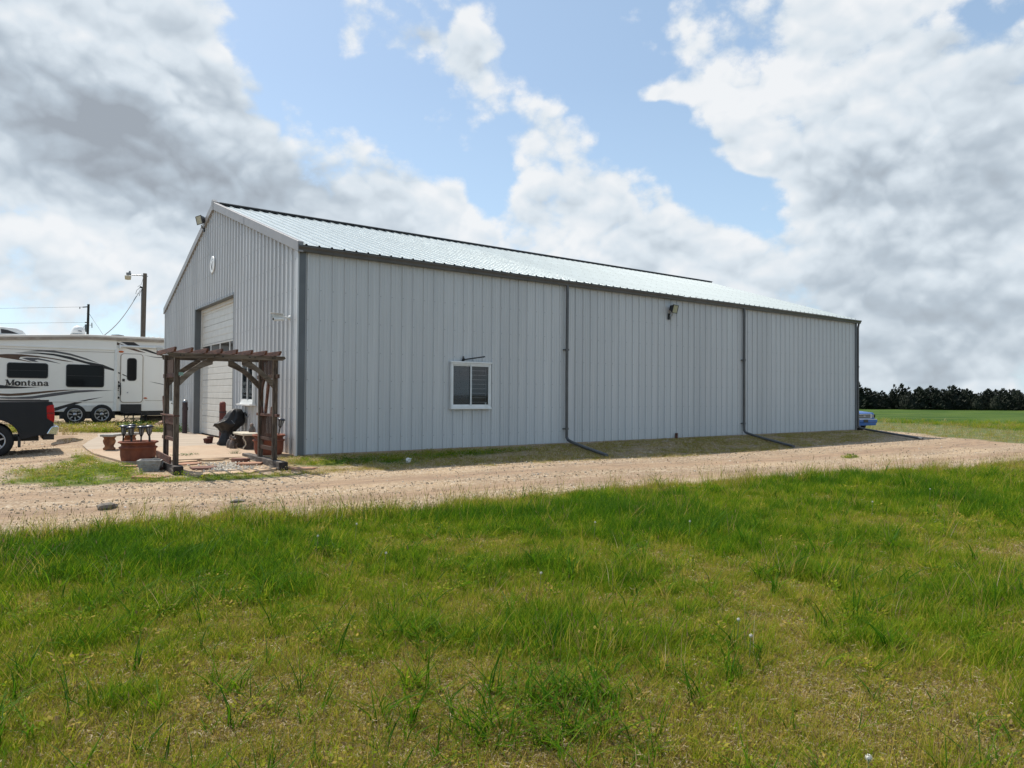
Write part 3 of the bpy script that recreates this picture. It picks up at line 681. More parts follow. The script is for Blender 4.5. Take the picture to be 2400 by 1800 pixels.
floodlight((-.036, 9.0, 7.02), -PI/2, 'floodlight high beside the peak on the gable end', 'gutter')
t = thing('wall_sign', 'round white sign with a black emblem high on the gable', 'sign', (-.036, 7.86, 5.50), -PI/2)
b = MB(); b.lathe([(.27, 0), (.27, -.02), (.255, -.026)], 28, (0, 0, 0), axis='y'); b.build('disc', G['white'], t, local=True)
b = MB(); b.prism([(-.13, .06), (-.10, .08), (-.05, -.02), (.02, -.10), (.03, -.01), (.09, .06), (.10, .10), (.06, .05), (.05, -.06), (.06, -.16), (.02, -.18), (-.05, -.10), (-.11, -.01)], 'y', -.031, -.0265); b.build('emblem', G['black'], t, local=True)
b = MB(); b.prism([(-.03, .10), (.01, .16), (.08, .15), (.10, .17), (.07, .19), (.0, .19), (-.05, .13)], 'y', -.031, -.0265); b.build('emblem', G['steel'], t, local=True)
def security_camera(loc, rz, label):
    t = thing('security_camera', label, 'security camera', loc, rz)
    b = MB(); b.lathe([(.05, 0), (.05, -.03), (.03, -.04)], 12, (0, 0, 0), axis='y'); b.tube([(0, -.03, 0), (0, -.16, 0), (0, -.2, .02)], .018, 8); b.build('arm', G['white'], t, local=True)
    for s, dz in ((-1, .03), (1, -.04)):
        b = MB(); b.tube([(s*.01, -.15, dz), (s*.05, -.40, dz-.02)], [.04, .045], 10); b.build('lens_barrel', G['white'], t, local=True)
        b = MB(); b.tube([(s*.05, -.401, dz-.02), (s*.051, -.407, dz-.0205)], .032, 10); b.build('lens', G['darkglass'], t, local=True)
    b = MB(); b.box(-.10, .10, -.46, -.17, .075, .085); b.build('sun_hood', G['white'], t, local=True)
security_camera((-.036, .46, 3.17), -PI/2, 'white twin security camera on the gable near the corner')
security_camera((-.036, 14.9, 3.12), -PI/2, 'white security camera at the far end of the gable')
t = thing('utility_outlet', 'black outlet boxes with loose cables on the gable under the window', 'outlet box', (-.036, 3.98, .78), -PI/2)
b = MB(); b.box(-.07, .03, -.09, 0, -.02, .10); b.box(.08, .17, -.07, 0, -.01, .07); b.build('box', G['blackplastic'], t, local=True, bevel=.01)
b = MB(); b.tube([(-.1, -.04, .0), (-.22, -.10, -.10), (-.34, -.12, -.08), (-.42, -.1, .05)], .010, 6); b.tube([(0, -.05, -.02), (-.12, -.12, -.12), (-.26, -.16, -.3)], .013, 6); b.tube([(.15, -.05, .03), (.28, -.06, -.03), (.42, -.05, -.02), (.5, -.04, .06)], .008, 6); b.tube([(0, -.05, -.02), (.02, -.06, -.14), (-.04, -.05, -.22)], .02, 6); b.build('cable', G['cable'], t, local=True)

# ------------------------------------------------------------------ arbor
ar = thing('garden_arbor', 'weathered wooden arbor with slatted top on timber sleepers', 'arbor', (-1.93, -1.12, .02))
xl, xr, yf, yb = -2.84, -1.02, -1.60, -.66
for (x, y0, y1, nm) in ((-2.85, -1.92, .30, 'l'), (-1.0, -2.12, .45, 'r')):
    b = MB(); b.box(x-.085, x+.085, y0, y1, -.10, .06); b.box(x-.086, x+.086, y0-.006, y0+.03, -.101, .056, 1); b.build('sleeper', [G['sleeper'], G['charred']], ar, bevel=.012)
for x in (xl, xr):
    for y in (yf, yb):
        b = MB(); b.box(x-.045, x+.045, y-.045, y+.045, .06, 2.14); b.build('post', G['oldwood'], ar, bevel=.008)
for y, e in ((yf-.075, .0), (yb+.075, .05)):
    b = MB(); b.prism([(-3.02+e*2, 2.145), (-.86, 2.145), (-.84, 2.10), (-.90, 2.06), (-2.9, 2.05), (-3.02+e*2, 2.11)], 'y', y-.022, y+.022); b.build('beam', G['beamwood'], ar, bevel=.006)
for k in range(8):
    x = -2.94+k*(1.90/7)+random.uniform(-.015, .015)
    jit = random.uniform(-.03, .03)
    b = MB(); b.prism([(-2.0+jit, 2.20), (-2.0+jit, 2.232), (-.24, 2.232), (-.24, 2.20), (-.32, 2.147), (-1.93+jit, 2.147)], 'x', x-.02, x+.02); o = b.build('rafter', G['redwood'], ar, bevel=.004); o.rotation_euler = (0, 0, 0)
def brace(p0, p1, sag, y, parent, m='beamwood'):
    b = MB(); n = 8; up = []; lo = []
    for i in range(n+1):
        t = i/n; x = p0[0]*(1-t)+p1[0]*t; z = p0[1]*(1-t)+p1[1]*t; s = math.sin(PI*t)*sag
        up.append((x, z+s+.055+.02*abs(2*t-1))); lo.append((x, z+s-.055-.03*abs(2*t-1)))
    b.prism(up+lo[::-1], 'y', y-.02, y+.02); b.build('brace', G[m], parent, bevel=.004)
for y in (yf-.028, yb+.028):
    brace((xl+.05, 1.62), (xl+.62, 2.03), .05, y, ar); brace((xr-.05, 1.58), (xr-.66, 2.04), .05, y, ar)
for x in (-2.80, -2.74, -2.2, -2.05, -1.55, -1.45, -1.1, -1.06):
    b = MB(); b.lathe([(.014, 0), (.012, -.012)], 8, (x, yf-.0975, 2.10), axis='y'); b.build('bolt', G['black'], ar)
# side screens: right hand with thin bars, left hand boarded
def side(x, m):
    b = MB(); b.box(x-.022, x+.022, yf-.22, yb+.20, 1.70, 1.78); b.build('rail', G[m], ar, bevel=.004)
    b = MB(); b.box(x-.03, x+.03, yf-.22, yb+.20, .93, .985); b.build('rail', G['redwood'], ar, bevel=.004)
    b = MB(); b.box(x-.022, x+.022, yf+.051, yb-.051, .24, .32); b.build('rail', G['darkwood'], ar, bevel=.004)
side(xr, 'darkwood')
for k in range(9):
    y = yf+.12+k*.09
    b = MB(); b.box(xr-.010, xr+.010, y-.009, y+.009, .50, .93); b.build('spindle', G['darkwood'], ar)
    b = MB(); b.box(xr-.010, xr+.010, y-.009, y+.009, 1.78, 2.12); b.build('spindle', G['darkwood'], ar)
b = MB(); b.box(xr-.02, xr+.02, yf+.05, yb-.05, .44, .50); b.build('rail', G['darkwood'], ar)
b = MB(); b.bar((xr+.06, yb+.12, .10), (xr+.01, yf+.42, 1.72), .045, .10); b.build('leaning_plank', G['redwood'], ar, bevel=.004)
for y in (yf+.18, yb-.10):
    b = MB(); b.prism([(y-.07, .985), (y-.055, 1.06), (y-.02, 1.12), (y+.02, 1.13), (y+.05, 1.06), (y+.07, .985)], 'x', xr-.018, xr+.018); b.build('finial', G['redwood'], ar, bevel=.006)
b = MB(); b.prism([(yb-.05, 1.25), (yb-.16, 1.55), (yb-.30, 1.72), (yb-.22, 1.74), (yb-.08, 1.58), (yb-.05, 1.45)], 'x', xr-.018, xr+.018); b.build('bracket', G['darkwood'], ar)
b = MB(); b.box(xl-.022, xl+.022, yf-.02, yb+.26, 1.69, 1.77); b.build('rail', G['redwood'], ar, bevel=.004)
b = MB(); b.box(xl-.05, xl+.05, yf-.05, yb+.34, .955, .985); b.box(xl-.03, xl-.01, yf+.0, yb+.26, .80, .955); b.build('board', G['redwood'], ar, bevel=.004)
b = MB(); b.box(xl-.03, xl+.03, yf+.03, yb+.24, .49, .56); b.build('rail', G['redwood'], ar, bevel=.004)
b = MB(); b.box(xl-.008, xl+.012, yf+.30, yb+.16, .56, .80); b.build('board', G['darkwood'], ar)
b = MB(); b.box(xl-.012, xl+.012, yf+.28, yb+.20, 1.77, 2.03); b.build('board', G['darkwood'], ar)
b = MB(); b.box(xl-.012, xl+.012, yb+.02, yb+.16, .985, 1.69); b.build('board', G['oldwood'], ar)
b = MB(); b.box(xl-.012, xl+.012, yb-.20, yb-.06, .10, .49); b.build('board', G['darkwood'], ar)
b = MB(); b.prism([(yb-.02, .985), (yb+.14, .985), (yb+.20, 1.18), (yb+.24, 1.32), (yb+.18, 1.34), (yb+.12, 1.2)], 'x', xl-.035, xl-.014); b.build('bracket', G['redwood'], ar)
b = MB(); b.prism([(yf+.05, .985), (yf+.22, .985), (yf+.12, 1.20), (yf+.07, 1.5), (yf+.05, 1.62)], 'x', xl-.018, xl+.018); b.build('bracket', G['redwood'], ar)
b = MB(); b.bar((xl-.14, yb+.10, .20), (xl-.10, yf-.06, .15), .03, .13); b.build('skirt_board', G['redwood'], ar, bevel=.004)
b = MB(); b.box(xl+.012, xl+.092, yf-.106, yf-.099, 1.72, 1.78); b.build('metal_tag', G['tag'], ar)

# ------------------------------------------------------------------ pots and solar lamps
def pot(loc, sc, label, kind='terracotta'):
    t = thing('terracotta_pot', label, 'plant pot', loc, 0, 'large terracotta pots')
    pf = [(.27, 0), (.325, .02), (.365, .09), (.385, .18), (.388, .30), (.392, .325), (.428, .35), (.41, .37), (.370, .385), (.366, .42), (.40, .445), (.435, .455), (.44, .475), (.415, .49), (.385, .485), (.37, .45)]
    b = MB(); b.lathe([(r*sc[0], z*sc[1]) for r, z in pf], 36, caps=1); b.build('body', G['terracotta'], t, local=True)
    b = MB(); b.lathe([(.38*sc[0], .43*sc[1]), (.2, .445*sc[1]), (.0, .45*sc[1])], 20); b.build('soil', G['soil'], t, local=True)
    return t
pot((-3.15, .52, -.075), (.86, .96), 'round terracotta pot filled with six solar lamps by the left bench')
pot((-.47, .52, -.03), (.84, 1.0), 'round terracotta pot with one solar lamp behind the arbor')
def solar_lamp():
    t = thing('solar_lamp', '', 'solar lamp', (0, 0, 0))
    b = MB(); b.tube([(0, 0, -.22), (0, 0, .16)], [.012, .016], 8); b.tube([(0, 0, .16), (0, 0, .20)], [.02, .034], 8); b.build('stake', G['blackplastic'], t, local=True)
    b = MB(); b.lathe([(.034, .20), (.060, .335)], 10); b.build('lantern', G['lampclear'], t, local=True)
    for k in range(6):
        a = PI*k/3; c, s = math.cos(a), math.sin(a)
        b = MB(); b.bar((.036*c, .036*s, .20), (.064*c, .064*s, .34), .010, .012); b.build('rib', G['blackplastic'], t, local=True)
    b = MB(); b.lathe([(.066, .335), (.090, .343), (.094, .356), (.066, .376), (.04, .386), (.0, .388)], 16); b.build('cap', G['solarcap'], t, local=True)
    return t
lamp0 = solar_lamp()
pots6 = [(-.30, -.04, 'leftmost'), (-.175, .04, 'second from the left'), (-.09, -.08, 'third from the left'), (.03, .04, 'fourth from the left'), (.165, .16, 'fifth from the left, set back'), (.255, -.05, 'rightmost')]
for k, (dx, dy, wd_) in enumerate(pots6):
    o = lamp0 if k == 0 else copy_tree(lamp0)
    u = _rt*dx+_fw*dy
    o.location = (-3.15+u.x, .52+u.y, .335+random.uniform(-.02, .02)); o.rotation_euler = (random.uniform(-.09, .09), random.uniform(-.09, .09), random.uniform(0, 1))
    o['label'] = 'black solar lamp, '+wd_+' of six standing in the left pot'; o['group'] = 'solar path lamps'
o = copy_tree(lamp0); u = _rt*.23+_fw*-.02; o.location = (-.47+u.x, .52+u.y, .45); o.rotation_euler = (.10, .13, .4)
o['label'] = 'black solar lamp tilting in the right pot near the building corner'; o['group'] = 'solar path lamps'
# square cast trough
t = thing('planter_trough', 'empty square grey cast planter beside the left arbor sleeper', 'planter', (-3.17, -1.06, -.085), -.30)
b = MB(); s0, s1, h = .155, .212, .215
b.add([(-s0, -s0, 0), (s0, -s0, 0), (s0, s0, 0), (-s0, s0, 0), (-s1, -s1, h), (s1, -s1, h), (s1, s1, h), (-s1, s1, h), (-s1+.035, -s1+.035, h), (s1-.035, -s1+.035, h), (s1-.035, s1-.035, h), (-s1+.035, s1-.035, h), (-s0+.04, -s0+.04, .05), (s0-.04, -s0+.04, .05), (s0-.04, s0-.04, .05), (-s0+.04, s0-.04, .05)],
      [(3, 2, 1, 0)]+[(i, (i+1) % 4, 4+(i+1) % 4, 4+i) for i in range(4)]+[(4+i, 4+(i+1) % 4, 8+(i+1) % 4, 8+i) for i in range(4)]+[(8+i, 8+(i+1) % 4, 12+(i+1) % 4, 12+i) for i in range(4)]+[(12, 13, 14, 15)])
b.build('body', G['aggregate'], t, local=True, bevel=.006)
for s in range(4):
    Mr = Matrix.Rotation(PI/2*s, 4, 'Z')
    for c in (-.075, .075):
        b = MB(); sp = []
        for i in range(14):
            a = i/13*3.4*PI/2; r = .062-.003*i
            z = .115+r*math.sin(a)*.8; sp.append(Mr @ Vector((c+r*math.cos(a)*(1 if c > 0 else -1), -(s0+(s1-s0)*z/h)-.003, z)))
        b.tube(sp, .011, 5); b.build('scroll', G['aggregate'], t, local=True)
# benches
def bench(name, label, loc, rz, length, width, h, mleg, mtop, curved):
    t = thing(name, label, 'bench', loc, rz, 'cast stone garden benches')
    b = MB(); n = 10; hw = width/2; pts_o = []; pts_i = []
    if curved:
        for i in range(n+1):
            u = (i/n-.5)*length; c = .10*(1-(2*u/length)**2); pts_o.append((u, -hw+c)); pts_i.append((u, hw+c))
        poly = pts_o+pts_i[::-1]
    else:
        q = .12; poly = [(-length/2, -hw+q), (-length/2+q, -hw), (length/2-q, -hw), (length/2, -hw+q), (length/2, hw-q), (length/2-q, hw), (-length/2+q, hw), (-length/2, hw-q)]
    b.prism(poly, 'z', h-.055, h); b.build('seat', G[mtop], t, local=True, bevel=.012)
    for s in (-1, 1):
        x = s*length*.34; y0 = .05 if curved else 0
        half = [(.135, 0), (.15, .03), (.14, .06), (.10, .075), (.095, .11), (.125, .15), (.15, .20), (.148, .24), (.12, .275), (.135, .30), (.165, .31), (.165, h-.055)]
        poly = [(y0+r*hw/.19, z) for r, z in half]+[(y0-r*hw/.19, z) for r, z in half[::-1]]
        b = MB(); b.prism(poly, 'x', x-.055, x+.055); lg = b.build('leg', G[mleg], t, local=True, bevel=.012)
        for k in (-.06, -.02, .02, .06):
            b = MB(); b.box(x-.064, x+.064, y0+k*hw/.19-.009, y0+k*hw/.19+.009, .09, .27); b.build('flute', G[mleg], lg, local=True)
    return t
bench('curved_bench', 'curved stone bench with rust coloured scroll legs on the left of the apron', (-3.02, 3.92, .0), math.radians(47), 1.12, .34, .385, 'rustystone', 'aggregate', True)
rb = bench('stone_bench', 'cream topped stone bench with dark scroll legs against the gable', (-.40, 2.62, .0), math.radians(90), 1.10, .42, .40, 'darkstone', 'caststone', False)
for x in (-.1, ):
    for s in (-1, 1):
        b = MB(); b.tube([(-.44, s*.17, .34), (-.44, s*.19, .28), (-.44, s*.13, .20), (-.44, s*.12, .12), (-.44, s*.17, .05), (-.44, s*.18, .02)], .016, 6); b.build('scroll', G['caststone'], rb, local=True)
t = thing('figurine', 'small painted figurine sitting on the cream topped bench', 'figurine', (-.22, 2.72, .40), .4)
b = MB(); b.lathe([(.075, 0), (.085, .05), (.06, .12), (.045, .15)], 10, sx=1.1); b.build('body', G['statue'], t, local=True)
b = MB(); b.lathe([(.0, .12), (.04, .14), (.05, .18), (.035, .22), (.0, .235)], 10, (-.015, 0, 0)); b.build('head', G['statue'], t, local=True)
def garden_animal(loc, rz, label):
    t = thing('animal_figurine', label, 'figurine', loc, rz, 'small animal figurines by the bench')
    b = MB(); b.lathe([(.07, 0), (.085, .06), (.075, .13), (.05, .20), (.035, .22)], 10, sy=1.15); b.build('body', G['statue'], t, local=True)
    b = MB(); b.lathe([(0, .2), (.045, .22), (.052, .26), (.035, .30), (0, .31)], 10, (0, -.03, 0)); b.tube([(0, -.06, .25), (0, -.11, .24)], [.03, .018], 8)
    for s in (-1, 1): b.tube([(s*.035, -.02, .29), (s*.05, -.015, .335)], [.018, .004], 6)
    b.build('head', G['statue'], t, local=True)
    for s in (-1, 1):
        b = MB(); b.tube([(s*.04, -.07, .13), (s*.045, -.085, .06), (s*.045, -.105, .012)], [.022, .018, .024], 8); b.build('leg', G['statue'], t, local=True)
garden_animal((-.70, 2.72, 0), .5, 'small pink and dark animal figurine nearest the bench legs')
garden_animal((-.68, 3.02, 0), 1.0, 'small dark animal figurine between grill and bench')
# covered kettle grill
t = thing('covered_grill', 'barbecue grill under a draped black fabric cover by the gable wall', 'grill', (-.45, 4.13, 0), -YAW); t.scale = (1.03, 1.03, 1.03)
b = MB(); n = 44
lev = [(.0, .26, .24, 0, 0), (.04, .27, .25, 0, 0), (.14, .225, .22, 0, 0), (.27, .19, .18, .01, 0), (.33, .17, .17, .01, 0), (.38, .20, .19, .01, 0), (.47, .28, .25, .02, 0), (.545, .385, .33, .02, 0), (.575, .40, .34, .02, 0), (.59, .385, .335, .025, 0), (.61, .345, .31, .055, 0), (.65, .285, .28, .115, 0), (.72, .25, .25, .15, 0), (.81, .20, .21, .18, 0), (.89, .14, .16, .20, 0), (.945, .07, .09, .21, 0), (.96, .0, .0, .215, 0)]
vs = []; fs = []
for li, (z, rx, ry, cx_, cy_) in enumerate(lev):
    for j in range(n):
        a = 2*PI*j/n
        fold = 1+(.055*math.sin(a*9+1.3+z*3)+.035*math.sin(a*17+z*7)+.02*math.sin(a*5-z*11))*(1 if z > .02 else .4)*(.45 if .54 < z < .6 else 1)
        zz = z+(.03*math.sin(a*3+1)+.02*math.sin(a*7))*(1 if .1 < z < .9 else 0)
        if .57 < z < .66: zz += .06*math.cos(a)
        vs.append((cx_+rx*fold*math.cos(a), cy_+ry*fold*math.sin(a), zz))
for i in range(len(lev)-1):
    for j in range(n): fs.append((i*n+j, i*n+(j+1) % n, (i+1)*n+(j+1) % n, (i+1)*n+j))
b.add(vs, fs, 0, True); b.build('cover', G['tarp'], t, local=True)
b = MB(); b.tube([(.18*math.cos(a), .18*math.sin(a), .335+.01*math.sin(3*a)) for a in np.linspace(0, 2*PI, 20)], .012, 6); b.build('drawstring', G['tarp'], t, local=True)
b = MB(); b.tube([(-.16, -.335, .585), (-.05, -.27, .67), (.08, -.25, .69), (.20, -.26, .64), (.28, -.28, .56)], .007, 5); b.build('seam_cord', G['cable'], t, local=True)
for k, (dx, dy, r, h) in enumerate(((-.02, .35, .085, .19), (-.13, .18, .075, .15), (-.10, .50, .07, .12))):
    t = thing('flower_pot', ('dark red flower pot, tallest of three left of the grill', 'dark red flower pot in front of the other two left of the grill', 'dark red flower pot, smallest of three left of the grill')[k], 'flower pot', (-.68+dx, 4.66+dy, 0), 0, 'dark red flower pots')
    b = MB(); b.lathe([(r*.7, 0), (r*.95, h*.8), (r*1.08, h*.8), (r*1.1, h), (r*.9, h), (r*.85, h*.85)], 12); b.build('body', G['rust'], t, local=True)
    b = MB(); b.lathe([(r*.86, h*.9), (.0, h*.94)], 10); b.build('soil', G['soil'], t, local=True)
# bollards
for (x, y, m, lb) in ((-.24, 10.62, 'bollarddark', 'dark maroon pipe bollard left of the garage door'), (-.33, 5.22, 'bollardred', 'faded red pipe bollard behind the covered grill')):
    t = thing('bollard', lb, 'bollard', (x, y, 0), 0, 'bollards at the garage door')
    b = MB(); b.tube([(0, 0, -.05), (0, 0, 1.08)], .088, 16); b.build('pipe', G[m], t, local=True)
    b = MB(); b.lathe([(.0881, 1.08), (.08, 1.125), (.05, 1.155), (0, 1.165)], 16); b.build('cap', G['steel'] if m == 'bollarddark' else G[m], t, local=True)
    b = MB(); b.lathe([(.092, .84), (.092, .88)], 16); b.box(.06, .10, -.02, .02, .80, .90); b.build('chain_ring', G['bollarddark'], t, local=True)

# ------------------------------------------------------------------ flagstones and white pebbles
FL = [(-2.30, .06, .24, .14, 'sandstone2', 'tan flagstone against the apron, right of the left post', .03), (-2.38, -.50, .23, .15, 'sandstone', 'red flagstone right of the left arbor post', .03), (-2.28, -1.28, .26, .20, 'darkslab', 'dark red flagstone left of the white pebbles', .035), (-1.80, .05, .25, .12, 'sandstone2', 'narrow tan flagstone behind the white pebbles', .04),
      (-2.30, -2.06, .36, .22, 'sandstone2', 'tan flagstone front left under the arbor', .03), (-1.82, -2.04, .34, .28, 'sandstone2', 'largest tan flagstone in front of the white pebbles', .03), (-1.22, .06, .26, .12, 'sandstone2', 'thin tan flagstone against the apron, near the right sleeper', .04), (-1.36, -.40, .20, .20, 'darkslab', 'dark slab lying raised right of the pebbles', .07), (-1.36, -1.08, .25, .17, 'sandstone', 'red flagstone right of the white pebbles', .045),
      (-1.38, -1.92, .30, .30, 'sandstone2', 'tan flagstone beside the right sleeper', .03), (-3.32, -2.02, .30, .24, 'sandstone', 'red flagstone in the weeds before the grey planter', .03), (-.62, -2.05, .30, .20, 'sandstone', 'red flagstone right of the right sleeper end', .03), (-3.08, -.98, .16, .15, 'darkslab', 'dark flagstone half under the grey planter', .03), (-3.36, -.42, .22, .14, 'sandstone', 'small red flagstone behind the grey planter', .03)]
for k, (x, y, rx, ry, m, lb, hz_) in enumerate(FL):
    r_ = random.Random(k+3); n = r_.choice((6, 7, 8)); poly = []
    for i in range(n):
        a = 2*PI*(i+r_.uniform(-.28, .28))/n; q = r_.uniform(.85, 1.2); poly.append((rx*q*math.cos(a), ry*q*math.sin(a)))
    z = float(gheight(x, y))
    b = MB(); b.prism(poly, 'z', -.06, hz_); o = b.build('flagstone', G[m], None, bevel=.008); o.location = (x, y, z); o.rotation_euler = (r_.uniform(-.05, .05), r_.uniform(-.05, .05), r_.uniform(-.2, .2))
    tag(o, lb, 'flagstone', 'flagstones in front of the apron')
def icorock(seed, s=(1, 1, .7), sub=1, amp=.22):
    bm = bmesh.new(); bmesh.ops.create_icosphere(bm, subdivisions=sub, radius=1); r_ = random.Random(seed)
    for v in bm.verts:
        k = 1+r_.uniform(-amp, amp); v.co = Vector((v.co.x*s[0]*k, v.co.y*s[1]*k, v.co.z*s[2]*k))
    me = bpy.data.meshes.new('rock'); bm.to_mesh(me); bm.free(); return me
def rock(name, lb, loc, s, seed, m, rz=0, cat='rock', group=None, amp=.2):
    me = icorock(seed, s, 2, amp); me.materials.append(G[m]); o = bpy.data.objects.new(name, me); COL.objects.link(o); o.location = loc; o.rotation_euler = (0, 0, rz)
    return tag(o, lb, cat, group)
def onground(px, py): 
    p = gp(px, py, -.13)
    for _ in range(6): p = gp(px, py, float(gheight(p.x, p.y)))
    return p
p = onground(247, 1193); rock('field_stone', 'large grey stone lying on the gravel drive at left', (p.x, p.y, p.z+.025), (.115, .085, .062), 4, 'fieldstone', .4, 'stone', 'stones on the drive')
p = onground(269, 1189); rock('field_stone', 'small dark stone right of the large grey stone on the drive', (p.x, p.y, p.z+.018), (.05, .042, .036), 9, 'fieldstone', 1.4, 'stone', 'stones on the drive')
p = onground(556, 1177); rock('field_stone', 'flat dark stone in the drive above the green weed', (p.x, p.y, p.z+.012), (.10, .05, .03), 12, 'fieldstone', .2, 'stone', 'stones on the drive')
p = onground(958, 1084); rock('litter', 'crumpled white scrap in the weeds below the long wall', (p.x, p.y, p.z+.05), (.085, .05, .06), 15, 'paper', .6, 'litter', None, .3)

# ------------------------------------------------------------------ travel trailer
YR = 18.32
rv = thing('travel_trailer', 'long off white fifth wheel trailer with swoosh graphics parked left of the building', 'trailer', (-3.0, YR, .05))
zs_top = lambda x: np.interp(x, [-9.2, -5.5, -2.5, .5, 4, 4.2], [3.42, 3.46, 3.65, 3.66, 3.66, 3.6])
def rvwall(name, x0, x1, y0, y1, zlo):
    xs = [x for x in (-5.5, -2.5, .5) if x0 < x < x1]; top = [(x, float(zs_top(x))) for x in [x0]+xs+[x1]]
    b = MB(); b.prism([(x1, zlo), (x0, zlo)]+top, 'y', y0, y1); return b.build(name, G['rvwhite'], rv, bevel=.02)
rvwall('body', -8.9, 4.2, YR+.06, YR+2.45, .60)
rvwall('slide_out', -8.6, -1.42, YR, YR+.0595, .60)
b = MB()                                                            # roof cap with its sunlit edge and dusty gutter rail
xs = [-8.95, -5.5, -2.5, .5, 4.25]
b.prism([(x, float(zs_top(x))+.075) for x in xs]+[(x, float(zs_top(x))+.175) for x in xs[::-1]], 'y', YR-.04, YR+2.5); b.build('roof', G['rvroof'], rv, bevel=.03)
b = MB(); b.prism([(x, float(zs_top(x))-.03) for x in xs]+[(x, float(zs_top(x))+.074) for x in xs[::-1]], 'y', YR-.05, YR+.02); b.build('gutter_rail', G['rvgutter'], rv, bevel=.008)
b = MB(); b.box(-8.6, -1.45, YR-.03, YR-.001, 3.20, 3.245); b.build('slide_trim', G['rvwhite'], rv, bevel=.006)
b = MB(); b.box(-8.6, -1.45, YR-.012, YR-.001, 3.095, 3.108); b.build('slide_trim', G['rvgutter'], rv)
b = MB(); b.box(-1.50, -1.40, YR-.035, YR+.03, .60, 3.25); b.build('corner_trim', G['white'], rv, bevel=.01)
b = MB(); b.box(-8.6, -1.51, YR-.008, YR-.001, .985, .999); b.box(-.30, 4.2, YR+.052, YR+.059, 1.05, 1.064); b.build('skirt_line', G['rvgutter'], rv)
b = MB(); b.box(-1.2, 4.2, YR+.12, YR+2.3, .40, .60); b.box(-8.4, -3.9, YR+.2, YR+2.3, .40, .60); b.box(-3.9, -1.2, YR+.6, YR+2.2, .42, .60); b.build('chassis', G['black'], rv)
def rrect(x0, x1, z0, z1, r, n=5):
    p = []
    for cx_, cz_, a0 in ((x1-r, z1-r, 0), (x0+r, z1-r, PI/2), (x0+r, z0+r, PI), (x1-r, z0+r, 1.5*PI)):
        for i in range(n+1): a = a0+i/n*PI/2; p.append((cx_+r*math.cos(a), cz_+r*math.sin(a)))
    return p
for x0, x1, z0, z1, r in ((-5.225, -3.86, 1.95, 2.565, .10), (-3.245, -1.875, 1.61, 2.555, .10)):
    b = MB(); b.prism(rrect(x0, x1, z0, z1, r), 'y', YR-.022, YR-.001); w = b.build('window', G['blackplastic'], rv)
    b = MB(); b.prism(rrect(x0+.03, x1-.03, z0+.03, z1-.03, r-.02), 'y', YR-.026, YR-.0225); b.build('pane', G['darkglass'], w)
    b = MB(); b.box(x0+.05, x1-.05, YR-.030, YR-.0265, (z0+z1)/2-.008, (z0+z1)/2+.008); b.build('bar', G['blackplastic'], w)
b = MB(); b.prism(rrect(-1.275, -.395, .965, 3.085, .14), 'y', YR+.035, YR+.0595); dr = b.build('door', G['rvgutter'], rv)
b = MB(); b.prism(rrect(-1.245, -.425, .99, 3.06, .12), 'y', YR+.022, YR+.0345); b.build('door_leaf', G['rvwhite'], dr, bevel=.008)
b = MB(); b.prism(rrect(-1.025, -.65, 1.905, 2.895, .12), 'y', YR+.010, YR+.0215); b.build('door_window', G['blackplastic'], dr)
b = MB(); b.prism(rrect(-.995, -.68, 1.935, 2.865, .10), 'y', YR+.005, YR+.0095); b.build('pane', G['darkglass'], dr)
b = MB(); b.box(-1.20, -1.10, YR+.005, YR+.0215, 1.88, 1.99); b.build('latch', G['blackplastic'], dr, bevel=.01)
b = MB(); b.tube([(-1.275, YR+.03, 1.80), (-1.275, YR-.04, 1.78), (-1.265, YR-.05, 1.58), (-1.265, YR-.05, 1.32), (-1.265, YR+.03, 1.30)], .022, 8); b.build('grab_handle', G['blackplastic'], rv)
for z, r in ((1.84, .05), (1.68, .07), (1.57, .03), (1.49, .025), (1.18, .055)):
    b = MB(); b.lathe([(r, 0), (r, -.02), (r*.6, -.03)], 12, (-1.345 if z < 1.7 or z > 1.8 else -1.31, YR+.0595, z), axis='y'); b.build('utility_port', G['blackplastic'], rv)
b = MB(); b.lathe([(.03, 0), (.025, -.02)], 10, (-.99, YR+.0215, 1.40), axis='y'); b.build('door_catch', G['steel'], dr)
for x, z, w in ((-1.245, 3.155, .10), (-.29, 1.165, .075)):
    b = MB(); b.lathe([(w, 0), (w*.9, -.03), (w*.5, -.04)], 14, (x, YR+.0595, z), axis='y', sy=.45); b.build('marker_light', G['amber'], rv)
b = MB(); b.tube([(-1.30, YR-.02, 3.385), (4.1, YR-.02, 3.385)], .05, 10); b.box(-1.33, -1.27, YR-.06, YR+.06, 3.28, 3.46); b.build('awning_roll', G['white'], rv)
b = MB(); b.box(-1.42, -1.36, YR+.01, YR+.055, .9, 3.34); b.build('awning_arm', G['rvwhite'], rv, bevel=.008)
